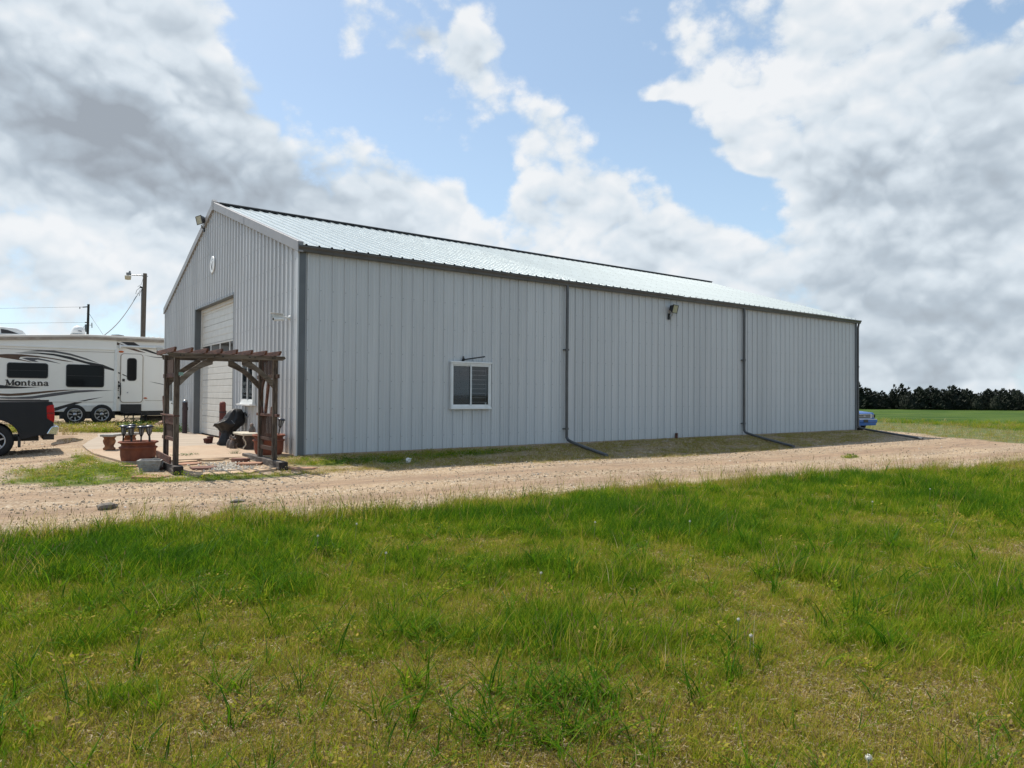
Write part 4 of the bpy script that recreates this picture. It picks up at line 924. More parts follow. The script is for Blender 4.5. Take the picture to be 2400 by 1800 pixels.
DEC = {'a': ('grey', [(-4.738, 3.014), (-4.221, 3.09), (-3.672, 3.095), (-3.11, 3.001), (-2.533, 2.821), (-2.06, 2.615), (-2.532, 2.753), (-3.109, 2.922), (-3.578, 3.004), (-4.038, 3.035), (-4.578, 3.021)]), 'b': ('black', [(-4.983, 2.945), (-4.667, 2.976), (-4.219, 2.994), (-3.67, 2.967), (-3.108, 2.867), (-2.531, 2.685), (-1.941, 2.58), (-1.517, 2.396), (-1.517, 2.318), (-1.879, 2.41), (-2.49, 2.585), (-3.106, 2.755), (-3.669, 2.889), (-4.219, 2.944), (-4.755, 2.94)]),
 'c': ('brown', [(-5.79, 2.817), (-5.45, 2.873), (-5.192, 2.894), (-4.754, 2.901), (-4.217, 2.857), (-3.668, 2.779), (-3.294, 2.715), (-2.972, 2.648), (-3.293, 2.67), (-3.667, 2.735), (-4.126, 2.795), (-4.575, 2.811), (-4.788, 2.792), (-4.839, 2.714), (-4.394, 2.6), (-4.465, 2.598), (-4.75, 2.653), (-5.102, 2.705), (-5.448, 2.752), (-5.789, 2.764)]), 'd': ('grey', [(-4.752, 2.75), (-4.575, 2.778), (-4.216, 2.77), (-3.851, 2.695), (-3.414, 2.56), (-3.85, 2.64), (-4.215, 2.704), (-4.323, 2.679), (-4.177, 2.607), (-4.394, 2.622)]),
 'e': ('black', [(-5.773, 1.71), (-5.432, 1.668), (-5.173, 1.633), (-4.823, 1.606), (-4.126, 1.593), (-4.734, 1.542), (-5.084, 1.528), (-5.43, 1.524), (-5.77, 1.541)]), 'f': ('brown', [(-5.767, 1.341), (-5.427, 1.332), (-5.081, 1.324), (-4.554, 1.371), (-3.832, 1.454), (-3.276, 1.499), (-2.783, 1.504), (-3.276, 1.454), (-4.014, 1.353), (-4.73, 1.251), (-5.167, 1.228), (-5.426, 1.248), (-5.766, 1.267)]),
 'g': ('grey', [(-5.765, 1.193), (-5.425, 1.184), (-4.904, 1.186), (-4.373, 1.231), (-3.647, 1.367), (-2.898, 1.474), (-2.319, 1.502), (-1.515, 1.482), (-2.123, 1.447), (-2.896, 1.373), (-3.645, 1.235), (-4.372, 1.123), (-4.903, 1.1), (-5.424, 1.131), (-5.764, 1.14)]), 'h': ('black', [(-2.796, 1.026), (-2.411, 1.117), (-1.882, 1.209), (-2.314, 1.094), (-2.584, 1.026)]), 'i': ('black', [(-4.003, 0.621), (-3.62, 0.761), (-2.929, 0.98), (-2.642, 0.98), (-3.078, 0.836), (-3.396, 0.682), (-3.617, 0.621)]),
 'j': ('brown', [(-1.796, 3.575), (-1.491, 3.586), (-1.138, 3.434), (-1.436, 3.432)]), 'k': ('black', [(-1.268, 3.578), (-0.772, 3.586), (-0.53, 3.433), (-0.987, 3.429)]), 'l': ('brown', [(-1.093, 3.319), (-0.747, 3.305), (-0.283, 3.14), (-0.592, 3.177)]), 'm': ('black', [(-0.594, 3.312), (-0.285, 3.306), (0.21, 3.123), (0.507, 3.06), (0.348, 3.029), (-0.015, 3.127)]), 'n': ('grey', [(-0.392, 3.042), (-0.013, 2.99), (0.508, 2.972), (0.9, 2.979), (0.508, 2.934), (0.032, 2.954)]), 'o': ('grey', [(-0.177, 1.893), (0.115, 1.848), (0.49, 1.766), (0.49, 1.741), (0.115, 1.823)]), 'p': ('black', [(-1.357, 2.284), (-1.28, 2.25), (-1.28, 2.195), (-1.356, 2.223)]), 'q': ('black', [(-1.196, 2.203), (-1.012, 2.11), (-1.011, 2.078), (-1.195, 2.154)])}
for k, (c, poly) in DEC.items():
    d = .0 if k in 'abcdefghi' else (.0215 if k == 'q' else .0595)
    b = MB(); b.prism(poly, 'y', YR+d-.004, YR+d-.001); b.build('swoosh_graphic', G['rv'+c], rv)
def stroke(b, pts, w, y0, y1):                                      # a pen stroke of the lettering, widths may vary along it
    n = len(pts); ws = w if isinstance(w, (list, tuple)) else [w]*n; L1 = []; R1 = []
    for i, (x, z) in enumerate(pts):
        a = pts[max(i-1, 0)]; c = pts[min(i+1, n-1)]; dx, dz = c[0]-a[0], c[1]-a[1]; q = math.hypot(dx, dz) or 1
        L1.append((x-dz/q*ws[i]/2, z+dx/q*ws[i]/2)); R1.append((x+dz/q*ws[i]/2, z-dx/q*ws[i]/2))
    for i in range(n-1): b.prism([L1[i], L1[i+1], R1[i+1], R1[i]], 'y', y0, y1)
def el(cx_, cz_, rx, rz, a0, a1, n=12): return [(cx_+rx*math.cos(math.radians(a0+(a1-a0)*i/n)), cz_+rz*math.sin(math.radians(a0+(a1-a0)*i/n))) for i in range(n+1)]
def glyph(ch):                                                      # strokes on a grid: x height 1, stem width .22
    S = .24; T = .10
    if ch == 'M': return 1.55, [([(.28, 0), (.28, 1.42)], .14), ([(.26, 1.42), (.78, .06)], .30), ([(.78, .06), (1.30, 1.42)], .12), ([(1.30, 0), (1.30, 1.42)], .28), ([(.05, .05), (.52, .05)], T), ([(1.02, .05), (1.56, .05)], T), ([(.02, 1.37), (.36, 1.37)], T), ([(1.22, 1.37), (1.56, 1.37)], T)]
    if ch == 'o': return .98, [(el(.48, .5, .36, .44, 0, 360, 20), [.24+.10*abs(math.cos(2*PI*i/20)) for i in range(21)])]
    if ch == 'n': return 1.10, [([(.26, 0), (.26, .98)], S), ([(.05, .05), (.48, .05)], T), ([(.05, .93), (.30, .93)], T), (el(.55, .62, .28, .32, 150, 0, 10), [.12, .13, .15, .17, .18, .19, .2, .21, .22, .23, S]), ([(.84, .64), (.84, 0)], S), ([(.62, .05), (1.06, .05)], T)]
    if ch == 't': return .66, [([(.28, .2), (.28, 1.30)], S), ([(.05, .93), (.58, .93)], T), (el(.45, .22, .17, .18, 180, 300, 8), [S, .22, .20, .18, .16, .14, .12, .10, .08])]
    return .98, [(el(.40, .28, .27, .24, 60, 400, 16), .16), ([(.66, .72), (.66, .18), (.74, .06), (.92, .06)], [S, S, .18, .10]), (el(.40, .70, .27, .26, 0, 165, 10), [S, .22, .2, .18, .16, .15, .14, .14, .16, .18, .20])]
def letters(name, m, dx, dz, dep):
    b = MB(); x = 0; total = sum(glyph(c)[0] for c in 'Montana'); k = 1.45/total
    for i, c in enumerate('Montana'):
        adv, sts = glyph(c)
        for j, (pts, w) in enumerate(sts):
            kz = .158; q = dep+.0004*(j+(i % 2)*8)
            stroke(b, [(-5.268+dx+(x+px_)*k, 1.655+dz+pz*kz) for px_, pz in pts], [v*k for v in w] if isinstance(w, list) else w*k, YR-q-.004, YR-q)
        x += adv
    o = b.build(name, m, rv)
letters('lettering_shadow', G['rvgutter'], -.012, -.010, .001); letters('lettering', G['rvblack'], 0, 0, .007)
# fender skirt with two arches, wheels, steps
arc = lambda cx_, r, a0, a1, n=9: [(cx_+r*math.cos(math.radians(a0+(a1-a0)*i/n)), .33+r*math.sin(math.radians(a0+(a1-a0)*i/n))) for i in range(n+1)]
poly = [(-3.62, .59), (-3.45, .68), (-3.15, .80), (-2.95, .845), (-2.2, .855), (-1.72, .84), (-1.52, .60)]+arc(-1.95, .425, 38, 142)+arc(-2.915, .425, 38, 142)
b = MB(); b.prism(poly, 'y', YR-.06, YR-.001); b.build('fender_skirt', G['rvskirt'], rv, bevel=.02)
b = MB(); b.box(-3.45, -1.45, YR+.02, YR+.06, .30, .75); b.build('wheel_well', G['black'], rv)
def wheel(x, y, z, R, W, rim, parent, mr, spokes=7, back=False):
    b = MB(); b.lathe([(rim*.95, -W*.42), (rim*1.05, -W*.5), (R*.90, -W*.5), (R*.985, -W*.36), (R, -W*.2), (R, W*.2), (R*.985, W*.36), (R*.9, W*.5), (rim, W*.5)], 32, (x, y, z), axis='y', caps=0); w = b.build('wheel', G['tyre'], parent)
    b = MB(); b.lathe([(rim, -W*.36), (rim, W*.2), (0, W*.2)], 24, (x, y, z), axis='y', caps=0); b.build('brake_drum', G['black'], w)
    b = MB(); b.lathe([(rim*.84, -W*.40), (rim*.86, -W*.50), (rim*.97, -W*.51), (rim*1.0, -W*.44)], 28, (x, y, z), axis='y', caps=0)
    b.lathe([(rim*.30, -W*.40), (rim*.28, -W*.47), (0, -W*.48)], 14, (x, y, z), axis='y')
    for k in range(spokes):
        a = 2*PI*k/spokes+.3; c, s = math.cos(a), math.sin(a)
        b.bar((x+c*rim*.40, y-W*.42, z+s*rim*.40), (x+c*rim*.9, y-W*.44, z+s*rim*.9), rim*.15, W*.06, 0, (0, 1, 0))
    b.build('rim', mr, w)
wheel(-2.915, YR+.03, .05+.42, .42, .24, .275, rv, G['alloy']); wheel(-1.95, YR+.03, .05+.42, .42, .24, .275, rv, G['alloy'])
b = MB(); b.box(-1.24, -.45, YR+.02, YR+.115, .545, .90); b.build('step_well', G['black'], rv)
st = MB(); st.box(-1.16, -.48, YR-.28, YR+.05, .50, .545); sto = st.build('steps', G['black'], rv)
b = MB(); b.box(-1.12, -.42, YR-.48, YR-.20, .285, .32); b.box(-1.10, -.42, YR-.49, YR-.46, .23, .26); b.build('tread', G['black'], sto)
b = MB(); b.box(-1.06, -.46, YR-.62, YR-.40, .065, .10); b.build('tread', G['black'], sto)
for x in (-1.13, -.45):
    b = MB(); b.bar((x, YR-.05, .52), (x+(.03 if x < -1 else -.03), YR-.5, .08), .03, .05); b.build('stringer', G['black'], sto)
b = MB(); b.tube([(-.80, YR-.30, .06), (-.80, YR-.30, .40), (-.80, YR-.28, .50)], [.02, .025, .10], 8); b.build('jack_stand', G['black'], sto)
b = MB(); b.tube([(-.2, YR+.5, .02), (-.2, YR+.5, .55)], .06, 8); b.box(-.32, -.08, YR+.38, YR+.62, .0, .03); b.build('landing_leg', G['black'], rv)
# roof gear
b = MB(); b.prism([(-6.0, 3.665), (-4.58, 3.665), (-4.60, 3.72), (-4.72, 3.87), (-4.95, 3.96), (-5.4, 3.985), (-6.0, 3.98)], 'y', YR+.35, YR+1.1); ac = b.build('air_conditioner', G['white'], rv, bevel=.05)
b = MB(); b.box(-6.0, -4.54, YR+.30, YR+1.15, 3.62, 3.664); b.build('base_gasket', G['black'], ac)
b = MB(); b.prism([(-5.42, 3.73), (-4.86, 3.735), (-5.05, 3.81), (-5.22, 3.87), (-5.44, 3.90)], 'y', YR+.338, YR+.3495); b.build('grille', G['interior'], ac)
b = MB(); b.lathe([(.255, 0), (.26, .06), (.25, .16), (.215, .26), (.15, .325), (.07, .35), (0, .355)], 20, (-2.78, YR+.7, 3.86)); dm = b.build('satellite_dome', G['white'], rv)
b = MB(); b.lathe([(.31, -.045), (.29, -.002)], 18, (-2.78, YR+.7, 3.86)); b.build('base', G['black'], dm)
b = MB(); b.bar((-2.80, YR+.44, 3.985), (-2.68, YR+.455, 3.975), .025, .03); b.build('logo_mark', G['rvgrey'], dm)
b = MB(); b.prism([(-1.62, 3.86), (-1.05, 3.86), (-1.10, 3.90), (-1.3, 3.925), (-1.55, 3.905)], 'y', YR+.6, YR+1.1); b.build('roof_vent', G['black'], rv)
for x in (.02, .35, .75): b = MB(); b.lathe([(.055, 0), (.05, .06), (.0, .07)], 10, (x*.6-.55+.4, YR+.5, 3.83)); b.build('vent_cap', G['rvroof'], rv)
# cable, log and broken stones by the trailer nose
b = MB(); b.tube([(-1.6, YR-.2, .06), (-1.3, YR-.1, .12), (-1.0, YR+.1, .30), (-.85, YR+.3, .45)], .016, 6); tag(b.build('power_cord', G['redwood']), 'thin cord running from the grass up under the trailer door', 'cord')
b = MB(); b.tube([(-.35, YR+.9, .22), (.5, YR+.7, .21), (1.4, YR+.55, .20)], [.16, .17, .16], 10); tag(b.build('log', G['pole']), 'grey log lying on the grass under the trailer nose', 'log')
for k, (px, py, sz) in enumerate(((397, 992, .16), (388, 998, .13), (402, 1000, .12), (379, 1000, .10), (392, 1003, .11), (384, 993, .09))):
    p = at(px-16, py, 28.3); rock('broken_stone', ('biggest pinkish broken stone on the heap by the trailer nose', 'pinkish broken stone at the front of the heap by the trailer', 'low pinkish broken stone at the right of the heap by the trailer', 'pinkish broken stone at the left end of the heap by the trailer', 'small pinkish broken stone at the foot of the heap by the trailer', 'smallest pinkish broken stone on top of the heap by the trailer')[k], (p.x, p.y, float(gheight(p.x, p.y))+sz*.5+max(0, (1000-py)*.012)), (sz, sz*.8, sz*.6), 30+k, 'pinkstone', k, 'stone', 'broken stones by the trailer')

# ------------------------------------------------------------------ dark pickup at the left edge
tk = thing('pickup_truck', 'dark blue grey pickup truck with chrome rear bumper at the left edge', 'pickup truck', (-6.6, 4.3, -.14))
YT = 4.30; WT = 1.80
def arcp(cx_, cz_, r, a0, a1, n=12): return [(cx_+r*math.cos(math.radians(a0+(a1-a0)*i/n)), cz_+r*math.sin(math.radians(a0+(a1-a0)*i/n))) for i in range(n+1)]
side_ = [(-4.455, 1.165), (-4.43, 1.08), (-4.415, .85), (-4.42, .60), (-4.47, .52), (-4.60, .36), (-4.76, .355), (-4.98, .29), (-5.07, .28)]+arcp(-5.57, .26, .49, 0, 180)+[(-6.1, .27), (-8.15, .27)]+arcp(-8.72, .26, .49, 0, 180)+[(-9.3, .27), (-9.75, .30), (-9.8, .55), (-9.75, .80), (-9.55, .93), (-8.3, 1.05), (-8.2, 1.09), (-6.42, 1.15)]
b = MB(); b.prism(side_, 'y', YT, YT+WT); b.build('body', G['truckpaint'], tk, bevel=.03)
b = MB(); b.prism([(-6.40, 1.1), (-8.15, 1.06), (-7.55, 1.60), (-7.3, 1.66), (-6.65, 1.66), (-6.5, 1.6)], 'y', YT+.12, YT+WT-.12); b.build('cab', G['truckpaint'], tk, bevel=.04)
for y0 in (YT+.105, YT+WT-.121):
    b = MB(); b.prism([(-6.55, 1.16), (-7.85, 1.14), (-7.48, 1.54), (-6.68, 1.56)], 'y', y0, y0+.016); b.build('side_window', G['darkglass'], tk)
b = MB(); b.box(-6.42, -4.52, YT+.01, YT+.10, 1.166, 1.215); b.build('bed_rail', G['blackplastic'], tk, bevel=.012)
b = MB(); b.box(-6.42, -4.62, YT+WT-.10, YT+WT-.01, 1.166, 1.215); b.build('bed_rail', G['blackplastic'], tk, bevel=.012)
b = MB(); b.prism([(-4.57, 1.06), (-4.50, 1.085), (-4.425, 1.095), (-4.405, .95), (-4.402, .75), (-4.415, .66), (-4.47, .70), (-4.555, .77)], 'y', YT-.012, YT+.16); tl = b.build('tail_light', G['redlens'], tk, bevel=.012)
b = MB(); b.box(-4.575, -4.42, YT-.016, YT-.0125, .885, .897); b.build('lens_bar', G['rvblack'], tl)
b = MB(); b.prism([(-4.57, 1.06), (-4.50, 1.085), (-4.425, 1.095), (-4.405, .95), (-4.402, .75), (-4.415, .66), (-4.47, .70), (-4.555, .77)], 'y', YT+WT-.16, YT+WT+.012); b.build('tail_light', G['redlens'], tk, bevel=.012)
b = MB(); b.prism([(-4.57, .385), (-4.50, .52), (-4.46, .575), (-4.34, .59), (-4.305, .56), (-4.31, .48), (-4.325, .40), (-4.36, .365)], 'y', YT-.02, YT+WT+.02); b.build('rear_bumper', G['chrome'], tk, bevel=.03)
b = MB(); b.box(-4.62, -4.40, YT+.1, YT+WT-.1, .25, .38); b.box(-8.2, -4.7, YT+.35, YT+WT-.35, .22, .34); b.build('underframe', G['black'], tk)
b = MB(); b.box(-5.115, -5.06, YT+.03, YT+.30, .09, .34); b.build('mud_flap', G['blackplastic'], tk, bevel=.006)
b = MB(); b.prism(arcp(-5.57, .26, .545, 8, 172)+arcp(-5.57, .26, .495, 172, 8), 'y', YT-.02, YT+.04); b.build('fender_flare', G['truckpaint'], tk, bevel=.01)
for x in (-5.57, -8.72):
    wheel(x, YT+.16, .25, .385, .25, .23, tk, G['alloy'], 6); wheel(x, YT+WT-.16, .25, .385, .25, .23, tk, G['alloy'], 6)

# ------------------------------------------------------------------ blue pickup behind the far corner
bt = thing('blue_pickup', 'bright blue pickup nose showing past the far corner of the building', 'pickup truck', (27.21, .86, -.21), math.radians(-8))
b = MB(); b.prism([(0.02, .34), (.0, .62), (.02, .84), (.10, .90), (1.25, 1.01), (1.3, 1.02), (5.0, 1.05), (5.0, .35)], 'x', -.83, .83); b.build('body', G['blueprint'], bt, local=True, bevel=.05)
b = MB(); b.prism([(1.25, 1.0), (1.85, 1.50), (2.0, 1.55), (3.0, 1.55), (3.15, 1.04)], 'x', -.70, .70); b.build('cab', G['blueprint'], bt, local=True, bevel=.05)
b = MB(); b.add([(-.62, 1.34, 1.09), (.62, 1.34, 1.09), (.58, 1.81, 1.475), (-.58, 1.81, 1.475)], [(0, 1, 2, 3)]); b.build('windscreen', G['darkglass'], bt, local=True)
b = MB(); b.box(-.46, .46, -.012, .03, .66, .82); gr = b.build('grille', G['black'], bt, local=True)
b = MB(); b.box(-.52, .52, -.03, .02, .82, .845); b.box(-.52, .52, -.03, .02, .635, .66); b.box(-.50, .50, -.028, .02, .735, .755); b.box(-.52, -.47, -.03, .02, .66, .82); b.box(.47, .52, -.03, .02, .66, .82); b.build('grille_surround', G['silver'], gr, local=True)
b = MB(); b.box(-.07, .07, -.036, -.0285, .725, .765); b.build('badge', G['silver'], gr, local=True)
for s in (-1, 1):
    b = MB(); b.box(s*.63-.085, s*.63+.085, -.018, .03, .67, .81); h = b.build('headlight', G['lampclear'], bt, local=True, bevel=.01)
    b = MB(); b.box(s*.775-.05, s*.775+.05, -.008, .10, .67, .81); b.build('turn_signal', G['amber'] if s < 0 else G['darkglass'], h, local=True)  # right lens coloured dark for how dim it looks at that angle
b = MB(); b.box(-.85, .85, -.10, .05, .575, .60, 1); b.prism([(-.06, .40), (-.10, .48), (-.09, .574), (.12, .574), (.12, .40)], 'x', -.86, .86); b.build('bumper', [G['blueprint'], G['silver']], bt, local=True, bevel=.02)
b = MB(); b.box(-.80, .80, -.075, .05, .30, .418); b.build('valance', G['blueprint'], bt, local=True, bevel=.02)
b = MB(); b.box(-.16, .16, -.112, -.10, .45, .58); b.build('number_plate', G['black'], bt, local=True)
for s in (-1, 1):
    for y in (.75, 3.7):
        b = MB(); b.lathe([(.19, -.11), (.31, -.11), (.33, -.05), (.33, .05), (.31, .11), (.19, .11)], 24, (s*.70, y, .33), axis='x', caps=0); w = b.build('wheel', G['tyre'], bt, local=True)
        b = MB(); b.lathe([(.19, -.10), (.17, -.06), (0, -.05), (0, .05), (.17, .06), (.19, .10)], 16, (s*.70, y, .33), axis='x'); b.build('rim', G['alloy'], w, local=True)

# ------------------------------------------------------------------ poles and wires
def pole(pt, name, label, r, mt):
    t = thing(name, label, 'utility pole', (pt.x, pt.y, 0)); b = MB(); b.tube([(-.10, 0, -.4), (-.06, 0, pt.z*.5), (0, 0, pt.z)], [r*1.25, r*1.12, r], 12); b.build('shaft', G[mt], t, local=True); return t
p1 = at(340, 641, 48); t = pole(p1, 'light_pole', 'grey wooden pole with a yard light arm behind the trailer', .125, 'pole')
l = -_rt
def off(dx, dz, dy=0): return l*dx+Vector((0, 0, p1.z+dz))+_fw*dy
b = MB(); b.tube([off(0, -.28), off(.2, -.14), off(.30, -.13), off(1.02, -.10)], .035, 8); b.bar(off(-.2, -.19), off(.1, -.19), .04, .04); b.build('lamp_arm', G['steel'], t, local=True)
b = MB(); b.tube([off(1.05, -.02), off(1.05, .16)], .06, 8); b.bar(off(1.0, -.02), off(1.24, -.04), .2, .16); b.build('ballast_housing', G['cable'], t, local=True)
b = MB(); c = off(1.17, -.20); b.lathe([(.205, .03), (.18, -.22), (.0, -.25)], 14, tuple(c)); b.build('refractor', G['lampglass'], t, local=True)
b = MB(); b.bar(off(.02, -1.05), off(.32, -.92), .10, .12); b.bar(off(.05, -1.15), off(.2, -1.1), .12, .1); b.build('service_bracket', G['black'], t, local=True)
b = MB(); b.tube([off(.12, -.30), off(.25, -.75), off(.5, -.92)], .012, 5); b.tube([off(.3, -.95), off(.55, -1.15), off(.62, -1.4), off(.45, -1.42), off(.3, -1.1)], .016, 5); b.tube([off(.2, -1.1), off(.32, -1.3), off(.38, -1.55)], .018, 5); b.build('wire_loop', G['cable'], t, local=True)
b = MB(); b.tube([off(.19, -1.1), off(.20, -p1.z)], .055, 8); b.build('conduit', G['cable'], t, local=True)
a_ = off(.44, -1.35)+Vector((p1.x, p1.y, 0)); e_ = at(228, 797, 41)
b = MB(); pts = []
for i in range(13):
    q = i/12; p = a_.lerp(e_, q); p = p-Vector((0, 0, .75*math.sin(PI*q)*.55)); pts.append(p)
b.tube(pts, .030, 6); tag(b.build('service_cable', G['cable']), 'sagging grey service cable from the light pole down behind the trailer', 'cable')
p2 = at(207.5, 713, 77); t = pole(p2, 'utility_pole', 'dark utility pole with a transformer far behind the trailer', .12, 'poledark')
def off2(dx, dz): return l*dx+Vector((0, 0, p2.z+dz))
b = MB(); b.bar(off2(0, -.28), off2(.62, -.33), .09, .1); b.tube([off2(.95, -.30), off2(.95, -.52)], .05, 6); b.tube([off2(.6, -.33), off2(1.0, -.31)], .02, 5); b.build('insulator_arm', G['poledark'], t, local=True)
b = MB(); b.tube([off2(.35, -2.0), off2(.1, -2.0)], .07, 6); b.tube([off2(.0, -1.05), off2(.16, -1.05)], .04, 6); b.build('insulator', G['black'], t, local=True)
b = MB(); c = off2(.17, -2.95); b.lathe([(.17, -.1), (.19, 0), (.19, .65), (.14, .72), (0, .74)], 12, tuple(c)); b.build('transformer', G['trim'], t, local=True)
b = MB(); b.tube([off2(-.15, -2.3), off2(-.4, -2.3)], .03, 6); b.tube([off2(-.4, -2.05), off2(-.42, -2.6)], .05, 6); b.build('cutout_fuse', G['trim'], t, local=True)
b = MB(); b.tube([off2(.2, -2.3), off2(.5, -2.5), off2(.62, -2.85), off2(.4, -3.05)], .018, 5); b.build('jumper', G['black'], t, local=True)
for k, (dx, dz, py, lb) in enumerate(((1.0, -.31, 722, 'thin upper overhead wire running left from the far pole'), (.36, -2.0, 751, 'thin lower overhead wire running left from the far pole'))):
    a_ = Vector((p2.x, p2.y, 0))+off2(dx, dz); e_ = at(-900, py-(4 if k == 0 else 2), 84)
    pts = [a_.lerp(e_, i/16)-Vector((0, 0, .35*math.sin(PI*i/16))) for i in range(17)]
    b = MB(); b.tube(pts, .014, 5); tag(b.build('overhead_wire', G['cable']), lb, 'wire', 'overhead wires')
for k, (dz, px, py, lb) in enumerate(((-1.1, 262, 815, 'guy wire slanting right from the upper part of the far pole'), (-3.6, 240, 815, 'short guy wire low on the right of the far pole'))):
    a_ = Vector((p2.x, p2.y, 0))+off2(-.12, dz); e_ = at(px, py, 72)
    b = MB(); b.tube([a_, a_.lerp(e_, .5), e_], .022 if k == 0 else .018, 5); tag(b.build('guy_wire', G['cable']), lb, 'wire', 'guy wires')
# ------------------------------------------------------------------ cedar windbreak beyond the field
def leaf_mat(name, dark, light, trans=.25, attr=False):
    m = bpy.data.materials.new(name); m.use_nodes = True; nt = m.node_tree; N = nt.nodes.new; L = nt.links.new
    b = nt.nodes['Principled BSDF']; b.inputs['Roughness'].default_value = .75; b.inputs['Specular IOR Level'].default_value = .2
    oi = N('ShaderNodeObjectInfo'); geo = N('ShaderNodeNewGeometry'); nz = N('ShaderNodeTexNoise'); nz.inputs['Scale'].default_value = .8; nz.inputs['Detail'].default_value = 4; L(geo.outputs['Position'], nz.inputs['Vector'])
    ad = N('ShaderNodeMath'); ad.operation = 'MULTIPLY_ADD'; L(oi.outputs['Random'], ad.inputs[0]); ad.inputs[1].default_value = .5
    mr = N('ShaderNodeMapRange'); L(nz.outputs[0], mr.inputs[0]); mr.inputs[1].default_value = .35; mr.inputs[2].default_value = .65; mr.inputs[4].default_value = .6; L(mr.outputs[0], ad.inputs[2])
    x = N('ShaderNodeMix'); x.data_type = 'RGBA'; x.inputs[6].default_value = (*dark, 1); x.inputs[7].default_value = (*light, 1); L(ad.outputs[0], x.inputs[0]); L(x.outputs[2], b.inputs['Base Color'])
    return m
cedar_m = leaf_mat('cedar foliage', (.006, .010, .006), (.014, .021, .011))
def cedar_mesh(seed):
    r = np.random.default_rng(seed); vs = []; fs = []
    lobes = r.uniform(.75, 1.15, 12); tops = [(r.uniform(-.30, .30), r.uniform(-.2, .2), r.uniform(.72, .98)) for _ in range(4)]; tops[0] = (0, 0, 1.0)
    def rad(t, a): return .46*(1-t)**.85*(.72+.28*math.sin(min(1, t*9)*PI/2))*lobes[int(a/(2*PI)*12) % 12]*(1+.16*math.sin(t*23+a*3))
    n = 1150
    for i in range(n):
        t = r.random()**1.15; a = r.uniform(0, 2*PI); q = rad(t, a)*(1-.5*r.random()**2.2)
        tx, ty, tz = tops[0] if i % 2 else tops[r.integers(1, 4)]
        z = t*tz; p = Vector((q*math.cos(a)+tx*t, q*math.sin(a)+ty*t, z+.01))
        ln = r.uniform(.04, .10)*(1.1-.3*t); d = Vector((math.cos(a)*.6+.40+.35*t, math.sin(a)*.6-.3, r.uniform(.3, 1.1)+t*.6)).normalized()
        s = d.cross(Vector((r.normal(), r.normal(), r.normal()))).normalized()*ln*.30
        k = len(vs); vs += [tuple(p-s*.6), tuple(p+s*.6), tuple(p+d*ln*.6+s), tuple(p+d*ln*1.35), tuple(p+d*ln*.6-s)]; fs += [(k, k+1, k+2, k+3, k+4)]
    b = MB(); b.add(vs, fs)
    b.lathe([(.27, .02), (.32, .15), (.24, .42), (.12, .62), (.03, .74), (0, .76)], 9)
    return b
protos = []
for s in range(6):
    cb = cedar_mesh(40+s); cm_ = cb.mesh('cedar_crown'); cm_.materials.append(cedar_m)
    tb = MB(); tb.tube([(0, 0, -.06), (.005, 0, .3), (0, 0, .8)], [.030, .024, .008], 7); tm_ = tb.mesh('cedar_trunk'); tm_.materials.append(G['poledark']); protos.append((cm_, tm_))
def cedar(px, top, D, k, label, group, w=1.0):
    base = at(px, 960, D); z = float(gheight(base.x, base.y)); tp = at(px, top, D); h = tp.z-z
    t = thing('cedar_tree', label, 'tree', (base.x, base.y, z), k*1.3, group); t.scale = (h*w, h*w, h); t.rotation_euler = (0, 0, (k*.7) % 1.2-.6)
    for nm, me in zip(('crown', 'trunk'), protos[k % 6]):
        o = bpy.data.objects.new(nm, me); COL.objects.link(o); o.parent = t
ords = ['first', 'second', 'third', 'fourth', 'fifth', 'sixth', 'seventh', 'eighth', 'ninth', 'tenth', 'eleventh', 'twelfth', 'thirteenth', 'fourteenth', 'fifteenth', 'sixteenth', 'seventeenth', 'eighteenth']
tops_ = [(2006, 893), (2036, 908), (2066, 914), (2090, 912), (2112, 899), (2131, 915), (2153, 904), (2180, 904), (2194, 908), (2216, 914), (2234, 904), (2252, 914), (2267, 910), (2288, 921), (2309, 917), (2333, 925), (2359, 918), (2386, 913), (2410, 918)]
for k, (px, tp) in enumerate(tops_):
    lb = {0: 'tall dark cedar partly hidden by the far corner of the building', 4: 'tallest ragged cedar in the middle left of the windbreak row', 18: 'dark cedar at the right end of the windbreak row'}.get(k) or ('ragged dark cedar, '+ords[k]+' tree from the building in the windbreak row')
    cedar(px, tp+3+random.uniform(-2, 3), 150+random.uniform(-2, 2), k, lb, 'cedar trees in the windbreak', random.uniform(.9, 1.5))
for k in range(22):
    cedar(1995+k*20+random.uniform(-6, 6), 920+random.uniform(-8, 7), 156+random.uniform(-1, 4), k+2, 'lower dark cedar filling the gaps behind the front windbreak trees', 'back row cedars', 1.5)
for k in range(6):
    cedar(1850-k*34, 908+random.uniform(-6, 6), 158, k+1, 'dark cedar of the windbreak standing behind the building', 'cedars behind the building', 1.2)
for k in range(4):
    cedar(2440+k*28, 915+random.uniform(-6, 6), 151, k+3, 'dark cedar continuing the windbreak row to the right', 'cedars right of the view', 1.2)

